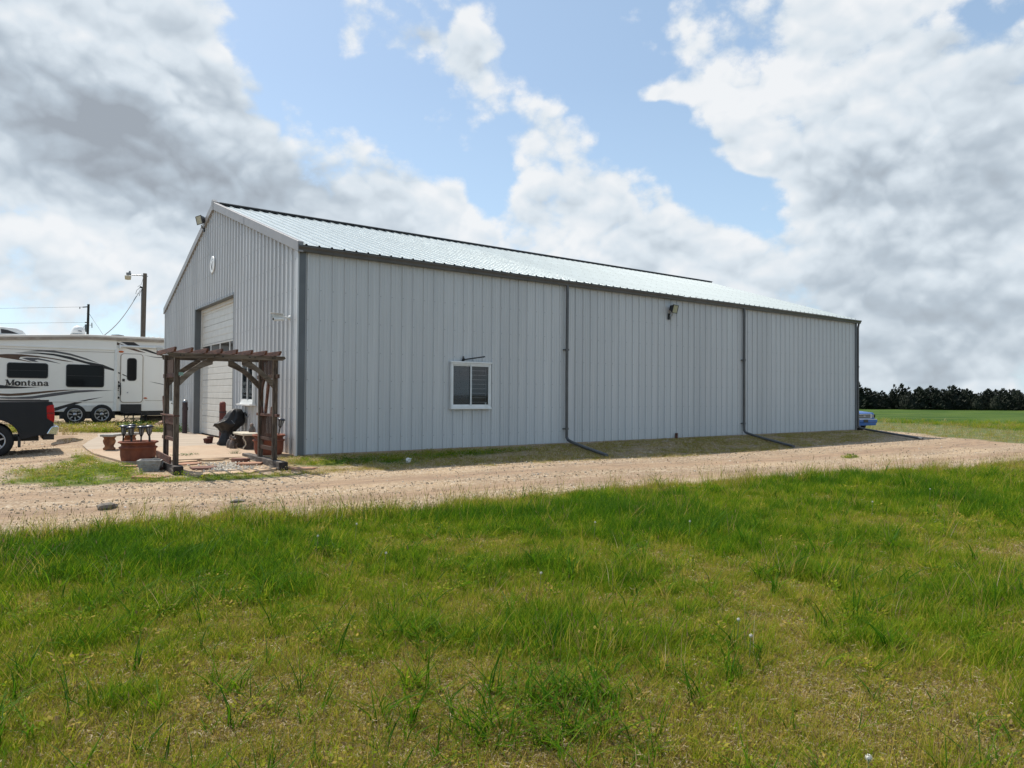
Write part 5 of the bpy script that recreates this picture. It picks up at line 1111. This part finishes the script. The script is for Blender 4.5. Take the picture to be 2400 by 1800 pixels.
# ------------------------------------------------------------------ grass and stones
def grass_mat(name, cols, trans=.48):
    """cols: colour stops over the tuft's own tint value"""
    m = bpy.data.materials.new(name); m.use_nodes = True; nt = m.node_tree; nt.nodes.clear(); N = nt.nodes.new; L = nt.links.new
    o = N('ShaderNodeOutputMaterial'); p = N('ShaderNodeBsdfPrincipled'); p.inputs['Roughness'].default_value = .55; p.inputs['Specular IOR Level'].default_value = .06
    t = N('ShaderNodeBsdfTranslucent'); mx = N('ShaderNodeMixShader'); mx.inputs[0].default_value = trans
    at_ = N('ShaderNodeAttribute'); at_.attribute_type = 'INSTANCER'; at_.attribute_name = 'tint'
    bl = N('ShaderNodeAttribute'); bl.attribute_name = 'blade'           # each blade differs a little
    ad = N('ShaderNodeMath'); ad.operation = 'MULTIPLY_ADD'; L(bl.outputs['Fac'], ad.inputs[0]); ad.inputs[1].default_value = .44; L(at_.outputs['Fac'], ad.inputs[2])
    sb = N('ShaderNodeMath'); sb.operation = 'SUBTRACT'; L(ad.outputs[0], sb.inputs[0]); sb.inputs[1].default_value = .22; sb.use_clamp = True
    r = N('ShaderNodeValToRGB'); L(sb.outputs[0], r.inputs[0]); cr = r.color_ramp
    cr.elements[0].position = cols[0][0]; cr.elements[0].color = (*cols[0][1], 1); cr.elements[1].position = cols[-1][0]; cr.elements[1].color = (*cols[-1][1], 1)
    for ps, c in cols[1:-1]: e = cr.elements.new(ps); e.color = (*c, 1)
    L(r.outputs[0], p.inputs['Base Color']); L(r.outputs[0], t.inputs[0]); L(p.outputs[0], mx.inputs[1]); L(t.outputs[0], mx.inputs[2]); L(mx.outputs[0], o.inputs[0])
    return m
gm = grass_mat('grass blades', [(0, (.70, .60, .42)), (.07, (.50, .38, .21)), (.13, (.12, .08, .04)), (.19, (.34, .25, .11)), (.27, (.50, .37, .085)), (.40, (.30, .32, .022)), (.64, (.150, .255, .008)), (.82, (.074, .172, .006)), (1, (.036, .110, .006))])
sm_ = grass_mat('seed heads', [(0, (.34, .24, .12)), (1, (.25, .19, .08))], .2)
def tuft(seed, n, rad, h0, h1, w, lean, curl, seedhead=False, flat=0):
    r = np.random.default_rng(seed); vs = []; fs = []; bl = []; mi = []
    for i in range(n):
        a = r.uniform(0, 2*PI); q = rad*math.sqrt(r.random()); base = np.array([q*math.cos(a), q*math.sin(a), 0])
        h = r.uniform(h0, h1); d = r.uniform(0, 2*PI); ln = lean*r.uniform(.2, 1.3); dx, dy = math.cos(d), math.sin(d); b_ = r.random()
        ww = w*r.uniform(.7, 1.3); sx, sy = -dy, dx; fa = r.uniform(-.6, .6); sx, sy = sx*math.cos(fa)-sy*math.sin(fa), sx*math.sin(fa)+sy*math.cos(fa)
        k = len(vs); seg = 3
        for j in range(seg+1):
            t = j/seg; out = h*(ln*t+curl*t*t); z = h*t*(1-flat*.75*t)-.01
            if curl > .6: z = h*(t-.42*t*t*curl)
            wt = ww*(1-t**1.6)*.5; c = base+np.array([dx*out, dy*out, z])
            if j < seg: vs += [tuple(c-np.array([sx*wt, sy*wt, 0])), tuple(c+np.array([sx*wt, sy*wt, 0]))]; bl += [b_, b_]
            else: vs.append(tuple(c)); bl.append(b_)
        for j in range(seg-1): fs.append((k+2*j, k+2*j+1, k+2*j+3, k+2*j+2)); mi.append(0)
        fs.append((k+2*seg-2, k+2*seg-1, k+2*seg)); mi.append(0)
        if seedhead and i % 4 == 0:
            c = np.array(vs[-1]); k = len(vs); e = .026*r.uniform(.7, 1.4); u = np.array([dx*.35, dy*.35, 1.0]); u /= np.linalg.norm(u)
            for s in ((.0035, 0), (0, .0035)):
                vs += [tuple(c-u*e*.5), tuple(c+np.array([s[0], s[1], 0])), tuple(c+u*e), tuple(c-np.array([s[0], s[1], 0]))]; bl += [b_]*4; fs.append((k, k+1, k+2, k+3)); mi.append(1); k += 4
    me = bpy.data.meshes.new('tuft'); me.from_pydata(vs, [], fs); me.polygons.foreach_set('material_index', mi)
    a_ = me.attributes.new('blade', 'FLOAT', 'POINT'); a_.data.foreach_set('value', np.array(bl, np.float32)); me.materials.append(gm); me.materials.append(sm_); me.update(); return me
def leafy(seed, n, rad, size, up):
    r = np.random.default_rng(seed); vs = []; fs = []; bl = []
    for i in range(n):
        a = r.uniform(0, 2*PI); q = rad*math.sqrt(r.random()); z = r.uniform(.01, up); c = np.array([q*math.cos(a), q*math.sin(a), z]); d = np.array([math.cos(a+r.normal()*.6), math.sin(a+r.normal()*.6), r.uniform(-.1, .8)]); d /= np.linalg.norm(d)
        s = np.cross(d, [r.normal()*.3, r.normal()*.3, 1]); s /= np.linalg.norm(s); l_ = size*r.uniform(.6, 1.3); k = len(vs)
        vs += [tuple(c), tuple(c+d*l_*.5+s*l_*.28), tuple(c+d*l_), tuple(c+d*l_*.5-s*l_*.28)]; fs.append((k, k+1, k+2, k+3)); bl += [r.random()]*4
    me = bpy.data.meshes.new('leafy'); me.from_pydata(vs, [], fs); a_ = me.attributes.new('blade', 'FLOAT', 'POINT'); a_.data.foreach_set('value', np.array(bl, np.float32)); me.materials.append(gm); me.update(); return me
def litter(seed, n, rad):                # short dead bits of stalk lying every way
    r = np.random.default_rng(seed); vs = []; fs = []; bl = []
    for i in range(n):
        a = r.uniform(0, 2*PI); q = rad*math.sqrt(r.random()); c = np.array([q*math.cos(a), q*math.sin(a), abs(r.normal(0, .010))+.003])
        d = np.array([r.normal(), r.normal(), r.normal()*.55]); d /= np.linalg.norm(d); u = np.cross(d, [r.normal(), r.normal(), 1.5]); u /= np.linalg.norm(u)
        l_ = r.uniform(.008, .024); w = r.uniform(.0012, .0026); bend = np.array([r.normal(), r.normal(), .5])*l_*.35; k = len(vs); b_ = r.random()
        for t in (-1, 0, 1): p = c+d*l_*t+bend*(1-t*t); vs += [tuple(p-u*w*(1.1-.6*abs(t))), tuple(p+u*w*(1.1-.6*abs(t)))]; bl += [b_, b_]
        fs += [(k, k+1, k+3, k+2), (k+2, k+3, k+5, k+4)]
    me = bpy.data.meshes.new('litter'); me.from_pydata(vs, [], fs); a_ = me.attributes.new('blade', 'FLOAT', 'POINT'); a_.data.foreach_set('value', np.array(bl, np.float32)); me.materials.append(gm); me.update(); return me
PROTO = [tuft(1, 24, .07, .035, .085, .0042, .35, .25), tuft(2, 24, .07, .04, .10, .0042, .45, .3), tuft(3, 20, .06, .05, .12, .0045, .4, .4),          # 0-2 short green
         tuft(4, 24, .08, .07, .16, .005, .35, .35), tuft(5, 22, .07, .09, .19, .0055, .4, .45),                                                         # 3-4 medium, tall
         litter(6, 40, .10), litter(7, 46, .11), litter(8, 34, .09),   # 5-7 dry thatch
         tuft(9, 12, .09, .20, .36, .0038, .22, .30, True), tuft(10, 10, .08, .16, .30, .0036, .3, .4, True),                                            # 8-9 seed grass
         leafy(11, 44, .09, .030, .06), leafy(12, 60, .12, .024, .10),                                                                                    # 10-11 broad weeds
         tuft(13, 9, .03, .16, .34, .0085, .30, .75), tuft(14, 8, .03, .14, .28, .0085, .35, .8), leafy(15, 26, .09, .014, .035)]                                                       # 12-13 broad curved blades
def scatter(name, pts, rot, scl, idx, tint, protos_, label, cat):
    me = bpy.data.meshes.new(name); me.vertices.add(len(pts)); me.vertices.foreach_set('co', np.asarray(pts, np.float32).reshape(-1))
    for an, ty, arr, key in (('rot', 'FLOAT_VECTOR', rot, 'vector'), ('scl', 'FLOAT', scl, 'value'), ('pick', 'INT', idx, 'value'), ('tint', 'FLOAT', tint, 'value')):
        a_ = me.attributes.new(an, ty, 'POINT'); a_.data.foreach_set(key, np.asarray(arr, np.int32 if ty == 'INT' else np.float32).reshape(-1))
    me.update(); o = bpy.data.objects.new(name, me); COL.objects.link(o)
    c = bpy.data.collections.new(name+' shapes')
    for i, pm_ in enumerate(protos_): q = bpy.data.objects.new('shape_%03d' % i, pm_); c.objects.link(q)
    ng = bpy.data.node_groups.new(name, 'GeometryNodeTree'); ng.interface.new_socket('Geometry', in_out='INPUT', socket_type='NodeSocketGeometry'); ng.interface.new_socket('Geometry', in_out='OUTPUT', socket_type='NodeSocketGeometry')
    N = ng.nodes.new; L = ng.links.new; gi = N('NodeGroupInput'); go = N('NodeGroupOutput'); ip = N('GeometryNodeInstanceOnPoints'); ci = N('GeometryNodeCollectionInfo')
    ci.inputs['Collection'].default_value = c; ci.inputs['Separate Children'].default_value = True; ci.inputs['Reset Children'].default_value = True
    def na(n, ty): q = N('GeometryNodeInputNamedAttribute'); q.data_type = ty; q.inputs['Name'].default_value = n; return q.outputs['Attribute']
    ip.inputs['Pick Instance'].default_value = True
    L(gi.outputs[0], ip.inputs['Points']); L(ci.outputs[0], ip.inputs['Instance']); L(na('pick', 'INT'), ip.inputs['Instance Index']); L(na('rot', 'FLOAT_VECTOR'), ip.inputs['Rotation']); L(na('scl', 'FLOAT'), ip.inputs['Scale'])
    L(ip.outputs[0], go.inputs[0]); md = o.modifiers.new('scatter', 'NODES'); md.node_group = ng
    return tag(o, label, cat, None, 'stuff')
def wedge(n, r0, r1, k, half=.86):
    u = rng.random(n); r = np.sqrt((r0*r0+k*k)*((r1*r1+k*k)/(r0*r0+k*k))**u-k*k); a = YAW+rng.uniform(-half, half, n)
    return CP.x+r*np.sin(a), CP.y+r*np.cos(a), r
def blobs2(x, y, lst):
    s = np.zeros_like(x)
    for px, py, rx, ry, a in lst:
        c = gp(px, py, -.13); d = gp(px, py-ry, -.13); e = gp(px+rx, py, -.13)
        ly = max((d-c).length, .15); lx = max((e-c).length, .15); u = (x-c.x)*_rt.x+(y-c.y)*_rt.y; v = (x-c.x)*_fw.x+(y-c.y)*_fw.y
        s = s+a*np.exp(-(u/lx)**2-(v/ly)**2)
    return s
DRYB = [(1550, 1310, 200, 25, .5), (1900, 1375, 160, 35, .7), (2250, 1260, 200, 40, .6), (2300, 1090, 200, 14, .6), (1000, 1720, 420, 120, .75), (1500, 1760, 400, 110, .7), (2150, 1690, 330, 120, .7), (650, 1640, 260, 90, .5), (1800, 1580, 220, 50, .4), (600, 1420, 200, 30, .3), (1700, 1440, 160, 40, .45), (330, 1740, 250, 70, .35), (2380, 1750, 120, 100, .7), (900, 1560, 250, 40, .3)]
LUSH = [(300, 1310, 500, 45, .8), (800, 1260, 300, 30, .5), (1250, 1210, 350, 22, .6), (1500, 1190, 300, 25, .5), (1600, 1250, 350, 25, .8), (2200, 1170, 300, 35, .8), (2000, 1120, 250, 14, .5), (700, 1390, 200, 30, .4), (330, 1640, 110, 40, .8), (1930, 1360, 70, 22, .7), (1100, 1480, 350, 50, .3), (150, 1500, 250, 60, .3), (1760, 1610, 170, 45, .5), (1250, 1330, 260, 30, .4)]
def lawn_points():
    N0 = 240000
    x, y, r = wedge(N0, 1.7, 46, 3.2)
    lw = masks(x, y)[0]; keep = lw > rng.uniform(.15, .6, N0); x, y, r = x[keep], y[keep], r[keep]; n = len(x)
    yl = np.interp(x, LX, LY); edge = yl-y
    f1 = fbm(x*.8, y*.8, 3); f2 = fbm(x*2.6, y*2.6, 4); f3 = fbm(x*7, y*7, 5)
    green = .53+.8*(f1-.5)+.9*(f2-.5)+.9*(f3-.5)-blobs2(x, y, DRYB)*.72+blobs2(x, y, LUSH)*.46+.12*sstep(4, 7, r)
    u = rng.random(n); v = rng.random(n)
    idx = np.where(u < .5, 0, np.where(u < .8, 1, 2))
    dry = v > np.clip(green*.9+.26, .25, .95); idx = np.where(dry, 5+(u*3).astype(int), idx)
    tall = (~dry) & (rng.random(n) < np.clip((green-.56)*.7, .02, .5)); idx = np.where(tall, np.where(u < .6, 3, 4), idx)
    cur = rng.random(n) < .008; idx = np.where(cur, np.where(u < .5, 12, 13), idx)
    sd = rng.random(n) < np.clip(.003+.08*np.exp(-((edge-.25)/.30)**2)+.012*(f1 > .6), 0, .5); idx = np.where(sd, np.where(u < .5, 8, 9), idx)
    bits = dry & (rng.random(n) < .16); idx = np.where(bits, 14, idx)
    drop = dry & (rng.random(n) < .12*sstep(9, 4, r))
    wd_ = (rng.random(n) < .014) & ~sd & ~dry; idx = np.where(wd_, np.where(u < .6, 10, 11), idx)
    tint = np.clip(np.where(dry, rng.beta(1.4, 3, n)*.48, .36+.60*(green-.25)+rng.normal(0, .14, n)), 0, 1)
    tint = np.clip(tint-np.where(x < 5, .30, .12)*np.exp(-(edge/.32)**2)*(.5+f2), 0, 1)
    tint = np.where(dry, tint, np.clip(tint, .34, 1)); tint = np.where(bits, .24+.06*rng.normal(size=n), tint)
    tint = np.where(sd, np.clip(.32+rng.normal(0, .08, n), .24, 1), tint); tint = np.where(cur, .8+.2*rng.random(n), tint)
    scl = rng.uniform(.55, 1.15, n)*(.80+.35*np.clip(green, 0, 1))*(1+np.clip(r-6, 0, 30)*.03)
    rot = np.stack([rng.normal(0, .13, n)-.06, rng.normal(0, .13, n)+.05, rng.uniform(0, 2*PI, n)], -1)
    k = ~drop; pts = np.stack([x, y, gheight(x, y)], -1)
    return pts[k], rot[k], scl[k], idx[k], tint[k]
P_ = lawn_points(); scatter('grass', *P_, PROTO, 'uneven green and straw coloured grass of the foreground lawn', 'grass')
# clumps of long broad blades that stand out in the lawn
cl = []
for px, py, n, sp in ((1290, 1690, 22, .16), (1340, 1620, 14, .12), (1330, 1730, 10, .10), (1080, 1500, 9, .14), (540, 1640, 12, .2), (1240, 1640, 14, .14), (890, 1500, 8, .12), (1130, 1750, 10, .12), (1400, 1660, 7, .08), (620, 1390, 14, .3), (700, 1350, 14, .3), (350, 1380, 22, .4), (500, 1330, 22, .4), (2050, 1360, 6, .12), (1000, 1620, 6, .1), (930, 1690, 8, .1)):
    c = gp(px, py, -.13)
    for i in range(n): cl.append((c.x+random.gauss(0, sp), c.y+random.gauss(0, sp)))
cl = np.array(cl); n = len(cl); near = np.hypot(cl[:, 0]-CP.x, cl[:, 1]-CP.y)
scatter('grass_clump', np.stack([cl[:, 0], cl[:, 1], gheight(cl[:, 0], cl[:, 1])], -1), np.stack([rng.normal(0, .15, n), rng.normal(0, .15, n), rng.uniform(0, 2*PI, n)], -1), rng.uniform(.55, 1.0, n), rng.choice((12, 13), n), .72+.25*rng.random(n), PROTO, 'clumps of long dark green broad grass blades in the lawn', 'grass')
# tall seeding grass along the edge of the drive
x = np.concatenate([rng.uniform(.4, 3.2, 130), rng.uniform(3.0, 7, 110), rng.uniform(9.5, 17, 300), rng.uniform(-6.5, .5, 260)]); y = np.interp(x, LX, LY)-np.abs(rng.normal(.2, .25, len(x)))-.1+(fbm(x*.9, x*0, 0)-.5)*.5
cl_ = fbm(x*1.1, y*.5, 2); k = rng.random(len(x)) < np.clip((cl_-.36)*3.2, .05, 1); x, y = x[k], y[k]; n = len(x)
scatter('seed_grass', np.stack([x, y, gheight(x, y)], -1), np.stack([rng.normal(0, .1, n), rng.normal(.12, .1, n), rng.uniform(0, 2*PI, n)], -1), rng.uniform(.55, 1.15, n), rng.choice((8, 9, 8, 4), n), np.clip(np.where(x < .6, .24, .29)+rng.normal(0, .10, n), .17, 1), PROTO, 'tall seeding grass along the edge of the gravel drive', 'grass')
# weeds round the arbor, the apron and the wall; dry tufts in the earth strip
N0 = 64000; x = rng.uniform(-9, 16, N0); y = rng.uniform(-7, 22, N0)
w = masks(x, y)[5]; keep = (rng.random(N0) < w*.95) & ~((x > -3.8) & (x < 0) & (y > .2) & (y < 11.8)) & ~((x > 0) & (y > 0) & (y < 15.7)); x, y = x[keep], y[keep]; n = len(x); f1 = fbm(x*1.4, y*1.4, 4); shade = (x > .2)*(y < 0)
tint = np.clip(.44+1.0*(f1-.5)+rng.normal(0, .12, n)+.28*shade-.10*(y > 10), .10, 1)
scatter('weeds', np.stack([x, y, gheight(x, y)], -1), np.stack([rng.normal(0, .15, n), rng.normal(0, .15, n), rng.uniform(0, 2*PI, n)], -1), rng.uniform(.6, 1.25, n)*np.where(y > 10, 1.9, 1.0), rng.choice((0, 1, 2, 2, 10, 11, 11, 5), n), tint, PROTO, 'low green weeds round the arbor, apron and wall foot', 'weeds')
N0 = 30000; x = rng.uniform(-1, 27, N0); y = rng.uniform(-3.6, -.05, N0); mk_ = masks(x, y); f1 = fbm(x*1.1, y*1.8, 1)
keep = rng.random(N0) < mk_[3]*np.clip((f1-.33)*2.4, .04, .9); x, y, f1 = x[keep], y[keep], f1[keep]; n = len(x)
scatter('dry_grass', np.stack([x, y, gheight(x, y)], -1), np.stack([rng.normal(0, .2, n), rng.normal(0, .2, n), rng.uniform(0, 2*PI, n)], -1), rng.uniform(.55, 1.1, n), rng.choice((5, 6, 7, 5, 0, 1), n), np.clip(.20+rng.normal(0, .12, n), 0, 1), PROTO, 'thin dry grass on the earth along the long wall', 'grass')
# rough verge and field edge on the right
N0 = 60000; x, y, r = wedge(N0, 20, 95, 30, .75); mk_ = masks(x, y); keep = (mk_[1] > .4) & (y < 40) & (r < 62-25*rng.random(N0)) & (rng.random(N0) < np.where(mk_[2] > .5, .8, .55)); x, y, r = x[keep], y[keep], r[keep]; wv = mk_[2][keep]; n = len(x)
tint = np.where(wv > .5, .55+rng.normal(0, .10, n)+.9*(fbm(x*.15, y*.4, 2)-.5), .27+rng.normal(0, .12, n))
scatter('field_grass', np.stack([x, y, gheight(x, y)], -1), np.stack([rng.normal(0, .15, n), rng.normal(0, .15, n), rng.uniform(0, 2*PI, n)], -1), rng.uniform(1.0, 1.7, n)*np.where(wv > .5, 1+r/60, 1.0), np.where(wv > .5, rng.choice((0, 1, 2), n), rng.choice((0, 5, 7, 9), n)), np.clip(tint, 0, 1), PROTO, 'short field grass and its grey green rough verge', 'grass')
# loose gravel
def stone_mat():
    m = bpy.data.materials.new('limestone chips'); m.use_nodes = True; nt = m.node_tree; N = nt.nodes.new; L = nt.links.new; b = nt.nodes['Principled BSDF']; b.inputs['Roughness'].default_value = .9; b.inputs['Specular IOR Level'].default_value = .2
    a_ = N('ShaderNodeAttribute'); a_.attribute_type = 'INSTANCER'; a_.attribute_name = 'tint'; r = N('ShaderNodeValToRGB'); L(a_.outputs['Fac'], r.inputs[0]); cr = r.color_ramp
    cr.elements[0].color = (.22, .165, .12, 1); cr.elements[1].color = (.64, .59, .51, 1); e = cr.elements.new(.35); e.color = (.38, .29, .20, 1); e = cr.elements.new(.75); e.color = (.50, .41, .30, 1); L(r.outputs[0], b.inputs['Base Color']); return m
stm = stone_mat(); STN = []
for s in range(5):
    me = icorock(60+s, (1, .85, .36), 1, .22); me.materials.append(stm); STN.append(me)
N0 = 170000; x, y, r = wedge(N0, 6, 48, 9, .85); l_, f_, w_, s_, d_, wd_, fr_ = masks(x, y)
yl = np.interp(x, LX, LY); yt = np.interp(x, TX, TY); u = (y-yl)/np.maximum(yt-yl, .5); fy = fbm(x*.5, y*3.2, 5)
pk = np.clip(.30+1.5*(fy-.5)+.5*np.exp(-((u-.06)/.12)**2)+.4*np.exp(-((u-.98)/.16)**2)-.25*np.exp(-((u-.33)/.12)**2)-.25*np.exp(-((u-.72)/.12)**2), .03, .95)
pk = np.where(s_ > .5, np.maximum(pk*.5, np.where(x > 6, .3, .1)), pk)
keep = (l_ < .6) & (f_ < .3) & (wd_ < .4) & (rng.random(N0) < pk) & ~((x > -4.3) & (x < 25) & (y > .0) & (y < 11.8)) & ~((x > 0) & (x < 25) & (y > 0))
x, y, r = x[keep], y[keep], r[keep]; n = len(x)
scatter('gravel', np.stack([x, y, gheight(x, y)+.004], -1), rng.uniform(0, 2*PI, (n, 3))*np.array([.25, .25, 1]), np.clip(rng.gamma(2.0, .0040, n)+.003, .004, .030)*(1+np.clip(r-10, 0, 40)*.02), rng.integers(0, 5, n), np.clip(rng.normal(.60, .18, n), 0, 1), STN, 'loose pale limestone gravel on the drive', 'gravel')
n = 420; x = rng.normal(-1.86, .26, n); y = rng.normal(-1.28, .40, n); kk = (np.abs(x+1.86) < .6) & (np.abs(y+1.25) < .8); x, y = x[kk], y[kk]; n = len(x)
scatter('white_pebbles', np.stack([x, y, gheight(x, y)+.012], -1), rng.uniform(0, 2*PI, (n, 3))*np.array([.25, .25, 1]), rng.uniform(.016, .034, n), rng.integers(0, 5, n), np.clip(rng.normal(1.0, .08, n), 0, 1), STN, 'white pebbles between the flagstones under the arbor', 'pebbles')
# single weeds
def weed(name, label, px, py, n, spread, sc, idx, tint, D=None, pos=None):
    c = Vector(pos) if pos else onground(px, py); b = MB()
    t = thing(name, label, 'weed', (c.x, c.y, c.z))
    for i in range(n):
        o = bpy.data.objects.new('foliage', PROTOS1[idx if not isinstance(idx, tuple) else random.choice(idx)]); COL.objects.link(o); o.parent = t; o.location = (random.gauss(0, spread), random.gauss(0, spread), 0); o.rotation_euler = (random.gauss(0, .15), random.gauss(0, .15), random.uniform(0, 6)); q = sc*random.uniform(.8, 1.2); o.scale = (q, q, q)
gplain = leaf_mat('weed leaves', (.030, .085, .018), (.055, .13, .022)); PROTOS1 = {}
for i in (2, 4, 8, 10, 11, 12): m2 = PROTO[i].copy(); m2.materials.clear(); m2.materials.append(gplain); m2.materials.append(gplain); PROTOS1[i] = m2
weed('broad_weed', 'dark green weed growing in the gravel above the lawn edge', 576, 1198, 7, .12, 1.0, (10, 11), .8)
weed('broad_weed', 'low leafy weed on the apron edge beside the left post', 434, 1072, 9, .13, 1.1, (10, 11), .8)
weed('grass_tuft', 'upright green tuft at the apron edge before the right bench', 548, 1068, 5, .07, 1.0, (2, 4), .8)
weed('grass_tuft', 'small green tuft in the gravel drive toward the far end', 1990, 1071, 6, .2, 1.0, (2, 10), .8)
weed('leafy_bush', 'green leafy clump beside the left bollard at the wall', 0, 0, 14, .22, 3.0, (10, 11), .8, None, (-.25, 11.55, -.03))
weed('leafy_bush', 'green leafy clump behind the apron seen left of the arbor', 0, 0, 22, .38, 3.2, (10, 11), .8, None, (-1.25, 13.6, -.03))
# dandelion clocks
dm_ = mat('dandelion fluff', (.62, .61, .56), (.5, .49, .45), 60, .9); dg_ = mat('dandelion stem', (.16, .20, .07), (.22, .16, .08), 9, .7)
fl = MB(); r_ = np.random.default_rng(3)
fl.lathe([(0, -.012), (.009, -.008), (.012, 0), (.009, .008), (0, .012)], 8)
for i in range(95):
    v = r_.normal(size=3); v /= np.linalg.norm(v); v = Vector(v); s = v.orthogonal().normalized()*.0032; t2 = v.cross(s).normalized()*.0032; c = v*.022
    fl.add([tuple(c-s), tuple(c+t2), tuple(c+s), tuple(c-t2)], [(0, 1, 2, 3)]); fl.add([tuple(v*.008-s*.15), tuple(v*.008+s*.15), tuple(c)], [(0, 1, 2)])
flm = fl.mesh('dandelion_head'); flm.materials.append(dm_)
DL = [(1268, 1343, 'upright dandelion clock in green grass at the middle of the lawn'), (1760, 1490, 'dandelion clock with a bare spot beside it in the mid right lawn'), (1395, 1224, 'dandelion clock near the drive edge right of the middle'), (2036, 1776, 'large dandelion clock leaning at the bottom right of the lawn'), (1617, 1222, 'tiny dandelion clock in tall grass below the drive, right of middle'), (2045, 1176, 'tiny dandelion clock far right near the drive edge'), (745, 1256, 'dandelion clock in dark grass at left near the drive'), (1731, 1452, 'small half spent dandelion clock above a bigger one'), (836, 1228, 'faint dandelion clock by the drive edge left of middle'), (905, 1296, 'pair forming dandelion clock in grass left of middle'), (2180, 1146, 'tiny dandelion clock at the far right grass bank')]
for px, py, lb in DL:
    h = .17 if py > 1300 else .2; c = gp(px, py, -.13+h); z0 = float(gheight(c.x, c.y))
    t = thing('dandelion', lb, 'dandelion', (c.x, c.y, z0), 0, 'dandelion clocks in the lawn')
    b = MB(); b.tube([(-.02, .01, -.01), (-.01, 0, (c.z-z0)*.5), (0, 0, c.z-z0)], [.003, .0025, .002], 5); b.build('stem', dg_, t, local=True)
    o = bpy.data.objects.new('seed_head', flm); COL.objects.link(o); o.parent = t; o.location = (0, 0, c.z-z0); q = .5 if py < 1700 else .62; o.scale = (q, q, q)
